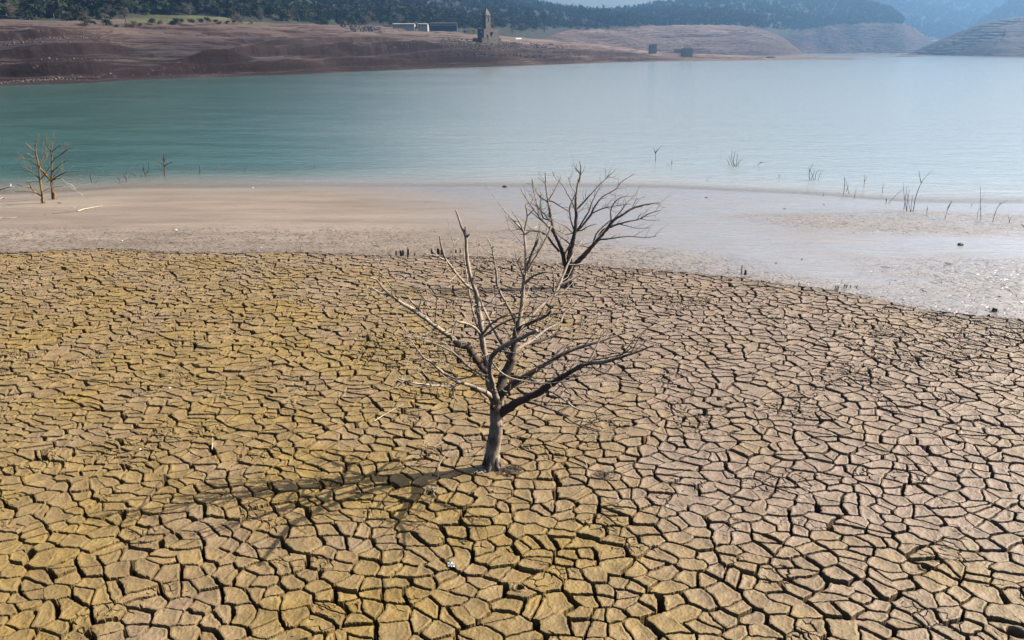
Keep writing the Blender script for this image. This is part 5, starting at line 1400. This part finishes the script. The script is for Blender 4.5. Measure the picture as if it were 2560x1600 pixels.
snag("snag", "snag", F, [[(2332,538),(2335,505),(2350,478)], [(2334,515),(2322,470)]], "small V-shaped twig on the swell by the right edge", .9)
snag("snag", "snag", F, [[(2425,556),(2412,538),(2402,525)]], "dark curved stub at the right edge of the shore", 1.6)
snag("snag", "snag", F, [[(2168,428),(2168,416)], [(2187,428),(2188,418)]], "pair of tiny stubs on the waterline near the right edge", .9)
for (x, y, x2, y2, l) in ((1948,768,1988,778,"straight dark stick lying on the bright wet mud"), (1960,772,2008,766,"second stick crossing the straight one on the bright mud"), (1565,790,1618,795,"dark broken sticks lying on the mud below the middle of the flat"), (1808,932,1825,938,"thin stick on the wet mud close above the bank edge"), (2280,895,2293,908,"short stick on the mud at the lower right"), (510,370,525,374,"short dark stick on the pale wet mud by the fan-shaped tree"), (980,438,996,439,"short flat stick on the smooth wet mud")):
    snag("stick", "stick", F, [[(x, y), ((x + x2) / 2, (y + y2) / 2 - 2), (x2, y2)]], l, 1.0, lie=True, spur=0)
snag("stick", "stick", F, [[(1927,882),(1929,870),(1928,862)]], "short stick standing in the mud at the lower right", .8)
snag("stick", "stick", F, [[(2377,965),(2374,952),(2380,948)]], "dark hooked stick in the mud near the right edge", 1.5)
snag("stick", "stick", F, [[(505,802),(506,780),(512,762),(520,756)]], "thin curved twig standing on the bank edge right of the fan-shaped tree", .8)
snag("stick", "stick", F, [[(2296,1050),(2318,1030),(2340,1008)]], "pale thin twig leaning on the bank edge at the far right", .7)
# left shore driftwood
snag("driftwood", "driftwood", Cz, [[(732,790),(800,772),(880,755),(975,741)]], "long white driftwood branch lying on the left mud flat", 1.8, M_BONE, lie=True, spur=.2)
snag("driftwood", "driftwood", Cz, [[(495,815),(580,808),(640,802),(720,790)]], "thin brown stick lying end to end with the white driftwood", .8, M_SNAG, lie=True, spur=0)
snag("driftwood", "driftwood", Cz, [[(-60,600),(0,585),(60,562),(128,553)], [(98,556),(101,535),(100,528)]], "white branch reaching in at the left edge over the water", 2.4, M_BONE, water=True, spur=.1)
snag("driftwood", "driftwood", Cz, [[(-40,690),(0,676),(20,668),(50,672)], [(10,674),(22,660),(28,658)]], "white forked branch lying at the left edge by the waterline", 2.0, M_BONE, lie=True, spur=.1)
snag("driftwood", "driftwood", Cz, [[(-30,752),(0,748),(75,742)]], "pale stick on the mud at the left edge, upper one", 1.4, M_BONE, lie=True, spur=0)
snag("driftwood", "driftwood", Cz, [[(-30,862),(20,856),(90,855),(160,848)]], "long thin pale stick on the mud at the left edge, lower one", 1.4, M_BONE, lie=True, spur=0)
snag("driftwood", "driftwood", Cz, [[(778,640),(720,600),(640,535),(575,465)], [(715,580),(680,540),(610,510)]], "whitish fallen branch leaning against the rear ochre tree", 1.0, M_BONE, spur=.4)
snag("stick", "stick", Cz, [[(545,712),(562,710),(580,715)]], "short dark stick on the mud right of the two ochre trees", 1.2, lie=True, spur=0)
snag("stick", "stick", Cz, [[(425,822),(440,812)]], "dark bent twig on the mud below the two ochre trees", 1.0, lie=True, spur=0)
# on the clay
snag("stick", "stick", lambda x, y: (x, y), [[(936,1058),(965,1040),(985,1028),(1010,1014)]], "pale straight stick lying on the cracked clay left of the large dead tree", 1.6, M_BONE, lie=True, spur=0)
snag("stick", "stick", lambda x, y: (x, y), [[(1096,1200),(1096,1180),(1104,1155),(1127,1127)]], "thin pale curved twig on the clay in the shadow of the large tree", 1.2, M_BONE, lie=True, spur=.4)
snag("stick", "stick", lambda x, y: (x, y), [[(358,1272),(372,1245),(390,1225),(410,1200)]], "brown weathered stick lying across a crack at the lower left", 1.8, M_SNAG, lie=True, spur=.3)
snag("stick", "stick", lambda x, y: (x, y), [[(531,1130),(532,1112),(532,1098)]], "short white upright stick on the clay at the left", 1.4, M_BONE, lie=True, spur=0)
snag("stick", "stick", A, [[(1228,1455),(1215,1420),(1200,1375)]], "thin dry stick on the clay right of the large trunk", 1.0, M_BONE, lie=True, spur=0)
snag("stick", "stick", lambda x, y: (x, y), [[(751,630),(752,616),(755,604)]], "bare twig standing on the bank edge left of the stump group", .8)

# stakes and stumps along the edge of the bank
def stump(u, v, hpx, wpx, label, group, cat="stump", lean=0.0, name="tree_stump"):
    r = random.Random(int(u * 3)); B = hit(u, v); sc = B.y / FPX
    bm = bmesh.new(); n = 9; rings = []
    R0 = wpx * sc / 2; H = hpx * sc
    for k in range(5):
        t = k / 4; w_ = R0 * (1.25 - .4 * t); ring = []
        for i in range(n):
            a = 2 * math.pi * i / n; q_ = w_ * (1 + .25 * math.sin(a * 3 + u) + .12 * r.gauss(0, 1))
            z = -.15 + (H + .15) * t + (H * .28 * (r.random() - .5) + H * .22 * math.cos(a + u) if k == 4 else 0)
            ring.append(bm.verts.new((math.cos(a) * q_ + lean * H * t, math.sin(a) * q_, z)))
        rings.append(ring)
    for k in range(4):
        for i in range(n): bm.faces.new((rings[k][i], rings[k][(i + 1) % n], rings[k + 1][(i + 1) % n], rings[k + 1][i]))
    c = bm.verts.new((lean * H, 0, H * .72))
    for i in range(n): bm.faces.new((rings[4][i], rings[4][(i + 1) % n], c))
    me = bpy.data.meshes.new(name); bm.to_mesh(me); bm.free(); o = link(name, me, M_SNAG); o.location = B
    tag(o, label, cat, group)
G = "rotten stumps along the bank edge"
for a in ((991,636,9,5,"leftmost small rotten stump on the bank edge"), (1002,635,9,5,"second rotten stump from the left, beside the tall post stump"), (1008,635,10,5,"third rotten stump from the left, leaning on its neighbour"),
          (1021,637,17,5,"tall post-like stump on the bank edge"), (1037,640,8,5,"squat stump just right of the tall post-like one"), (1085,634,11,6,"left stump of the thick dark cluster, leaning left", -.6),
          (1096,633,12,7,"middle stump of the thick dark cluster"), (1104,634,11,5,"right stump of the thick dark cluster"), (1128,632,7,2.5,"thin peg right of the dark cluster"), (1140,632,8,4,"small stump right of the thin peg"),
          (1151,633,8,5,"rightmost small stump behind the tall left limb"), (1863,687,12,6,"pointed dark stump on the bank edge right of the fan-shaped tree"), (1853,685,19,2.5,"thin dark post beside the pointed stump"),
          (2485,778,9,12,"dark clod-like stump on the bank edge at the far right")):
    stump(a[0], a[1], a[2], a[3], a[4], G, lean=a[5] if len(a) > 5 else 0)
for i, (x, h, ln) in enumerate(((1228, 5, .3), (1236, 6, .4), (1247, 6, .3), (1285, 8, 0), (1292, 8, .6), (1325, 8, 0), (1358, 6, .6), (1000, 4, .2))):
    u = 1600 + .3967 * x; v = 620 + .3967 * (252 if x > 1100 else 226)
    stump(u, v, h, 2.4, ["low peg at the left of the peg row on the bank edge", "second low peg of the peg row", "third low peg of the peg row", "dark stout peg in the middle of the row", "leaning peg next to the stout one", "upright peg right of the leaning one", "last peg at the right end of the row", "single peg left of the peg row"][i], "row of dark pegs on the right bank edge", "peg", ln, "peg")
snag("stick", "stick", lambda x, y: (1600 + .3967 * x, 620 + .3967 * y), [[(1283,252),(1288,240),(1300,236),(1312,236)]], "dark curved root arching over the row of pegs", 1.6)

# stones, clods and litter
def stone(u, v, wpx, label, mat, flat=.6, name="stone", cat="stone"):
    r = random.Random(int(u + v)); B = hit(u, v, water=True); sc = B.y / FPX
    bm = bmesh.new(); bmesh.ops.create_icosphere(bm, subdivisions=2, radius=wpx * sc / 2)
    for q_ in bm.verts:
        q_.co *= 1 + .22 * r.gauss(0, 1) * .6; q_.co.z *= flat; q_.co.x *= 1.1
    me = bpy.data.meshes.new(name); bm.to_mesh(me); bm.free(); o = link(name, me, mat); o.location = B + Vector((0, 0, wpx * sc * flat * .25)); o.rotation_euler = (0, 0, r.random() * 6)
    tag(o, label, cat)
M_PALE = simple_mat("pale_stone", (0.30, 0.28, 0.25), (0.44, 0.42, 0.38), 9)
M_DCLOD = simple_mat("dark_clod", (0.06, 0.05, 0.045), (0.16, 0.13, 0.11), 8)
for a in ((186,519,5,"small white stone on the left mud flat near the ochre trees",M_PALE), (440,576,7,"white and dark stone alone on the left mud flat",M_PALE), (305,603,5,"small white upright stone near the left bank edge",M_PALE),
          (652,620,6,"white stone on the mud close to the bank edge",M_PALE), (351,1126,8,"white stone on the cracked clay at the left",M_PALE), (741,1221,5,"tiny white pebble on the clay inside the tree shadow",M_PALE),
          (2401,613,13,"dark rock lying on the bright wet mud",M_DCLOD), (2499,743,7,"small dark clod on the mud at the right edge",M_DCLOD), (1263,468,12,"dark clod on the waterline left of the fan-shaped tree",M_DCLOD),
          (2005,649,5,"tiny dark clod on the bright mud, left one",M_DCLOD), (1940,658,5,"tiny dark clod on the bright mud above the bank",M_DCLOD), (2061,512,5,"pale clod at the edge of the cracked swell",M_PALE),
          (855,996,8,"bluish pebble in a crack left of the large tree",M_DCLOD), (1545,1247,5,"small pale pebble on the clay right of the large tree",M_PALE), (1668,1268,9,"white scrap-like stone at the lower centre right",M_PALE),
          (632,470,5,"white speck of stone at the waterline on the left",M_PALE), (424,971,8,"pale stone on the clay at the middle left",M_PALE)):
    stone(*a)
# crumpled foil
r = random.Random(4); B = hit(1128, 1415); bm = bmesh.new(); bmesh.ops.create_grid(bm, x_segments=6, y_segments=4, size=.045)
for q_ in bm.verts: q_.co.z = abs(r.gauss(0, .016)) + .01; q_.co.x += r.gauss(0, .006)
me = bpy.data.meshes.new("foil_scrap"); bm.to_mesh(me); bm.free()
ex = bmesh.new(); ex.from_mesh(me); bmesh.ops.solidify(ex, geom=ex.faces[:], thickness=.002); ex.to_mesh(me); ex.free()
o = link("foil_scrap", me, simple_mat("silver_foil", (0.14, 0.145, 0.155), (0.24, 0.245, 0.255), 20, .3, .6)); o.location = B
tag(o, "crumpled silvery scrap lying on the clay below the large tree", "litter")
# matted dry weed at the foot of the large tree
def tuft(u, v, n, rad, label, mat, seed, hh=.03):
    r = random.Random(seed); B = hit(u, v); tb = Tube()
    for _ in range(n):
        a = r.random() * 6.28; d = rad * math.sqrt(r.random()); p = Vector((math.cos(a) * d * 1.4, math.sin(a) * d, .01 + hh * r.random())); b_ = r.random() * 6.28; l = rad * (.4 + .6 * r.random())
        q1 = Vector((math.cos(b_) * l, math.sin(b_) * l * .8, hh * r.gauss(0, .5)))
        tb.add([B + p - q1 * .5, B + p + Vector((0, 0, hh * .6)), B + p + q1 * .5], [.004, .005, .002], 4, (.3, .3), r)
    o = tb.build("dry_weed", mat, None, B); o.location = B; tag(o, label, "weed")
tuft(1276, 1180, 90, .13, "matted tuft of dry grey weed at the right foot of the large trunk", M_SNAG, 3)
tuft(1198, 1178, 60, .10, "small pale mat of dry weed at the left foot of the large trunk", M_BONE, 4, .02)
tuft(1512, 1192, 50, .12, "dark dry weed on the clay right of the large tree", M_SNAG, 6)
tuft(1078, 1228, 26, .07, "wisps of dry weed around the biggest burrow hole", M_BONE, 8, .02)

# ------------------------------------------------------------------ haze
def build_haze():
    me = bpy.data.meshes.new("haze")
    bm = bmesh.new(); bmesh.ops.create_cube(bm, size=1.0)
    bmesh.ops.scale(bm, verts=bm.verts, vec=(7900, 4850, 330)); bmesh.ops.translate(bm, verts=bm.verts, vec=(0, 925, 165 - 8)); bm.to_mesh(me); bm.free()
    b = bpy.data.materials.new("haze_air"); b.use_nodes = True; t = b.node_tree
    for n in list(t.nodes): t.nodes.remove(n)
    out = t.nodes.new("ShaderNodeOutputMaterial"); v = t.nodes.new("ShaderNodeVolumePrincipled")
    v.inputs['Color'].default_value = (0.23, 0.45, 0.76, 1); v.inputs['Density'].default_value = 0.0003
    v.inputs['Anisotropy'].default_value = 0.6
    t.links.new(v.outputs[0], out.inputs['Volume'])
    b.cycles.homogeneous_volume = True
    o = link("haze", me, b); tag(o, kind='stuff'); o['label'] = "thin blue haze in the air over the reservoir"; o['category'] = "haze"
build_haze()
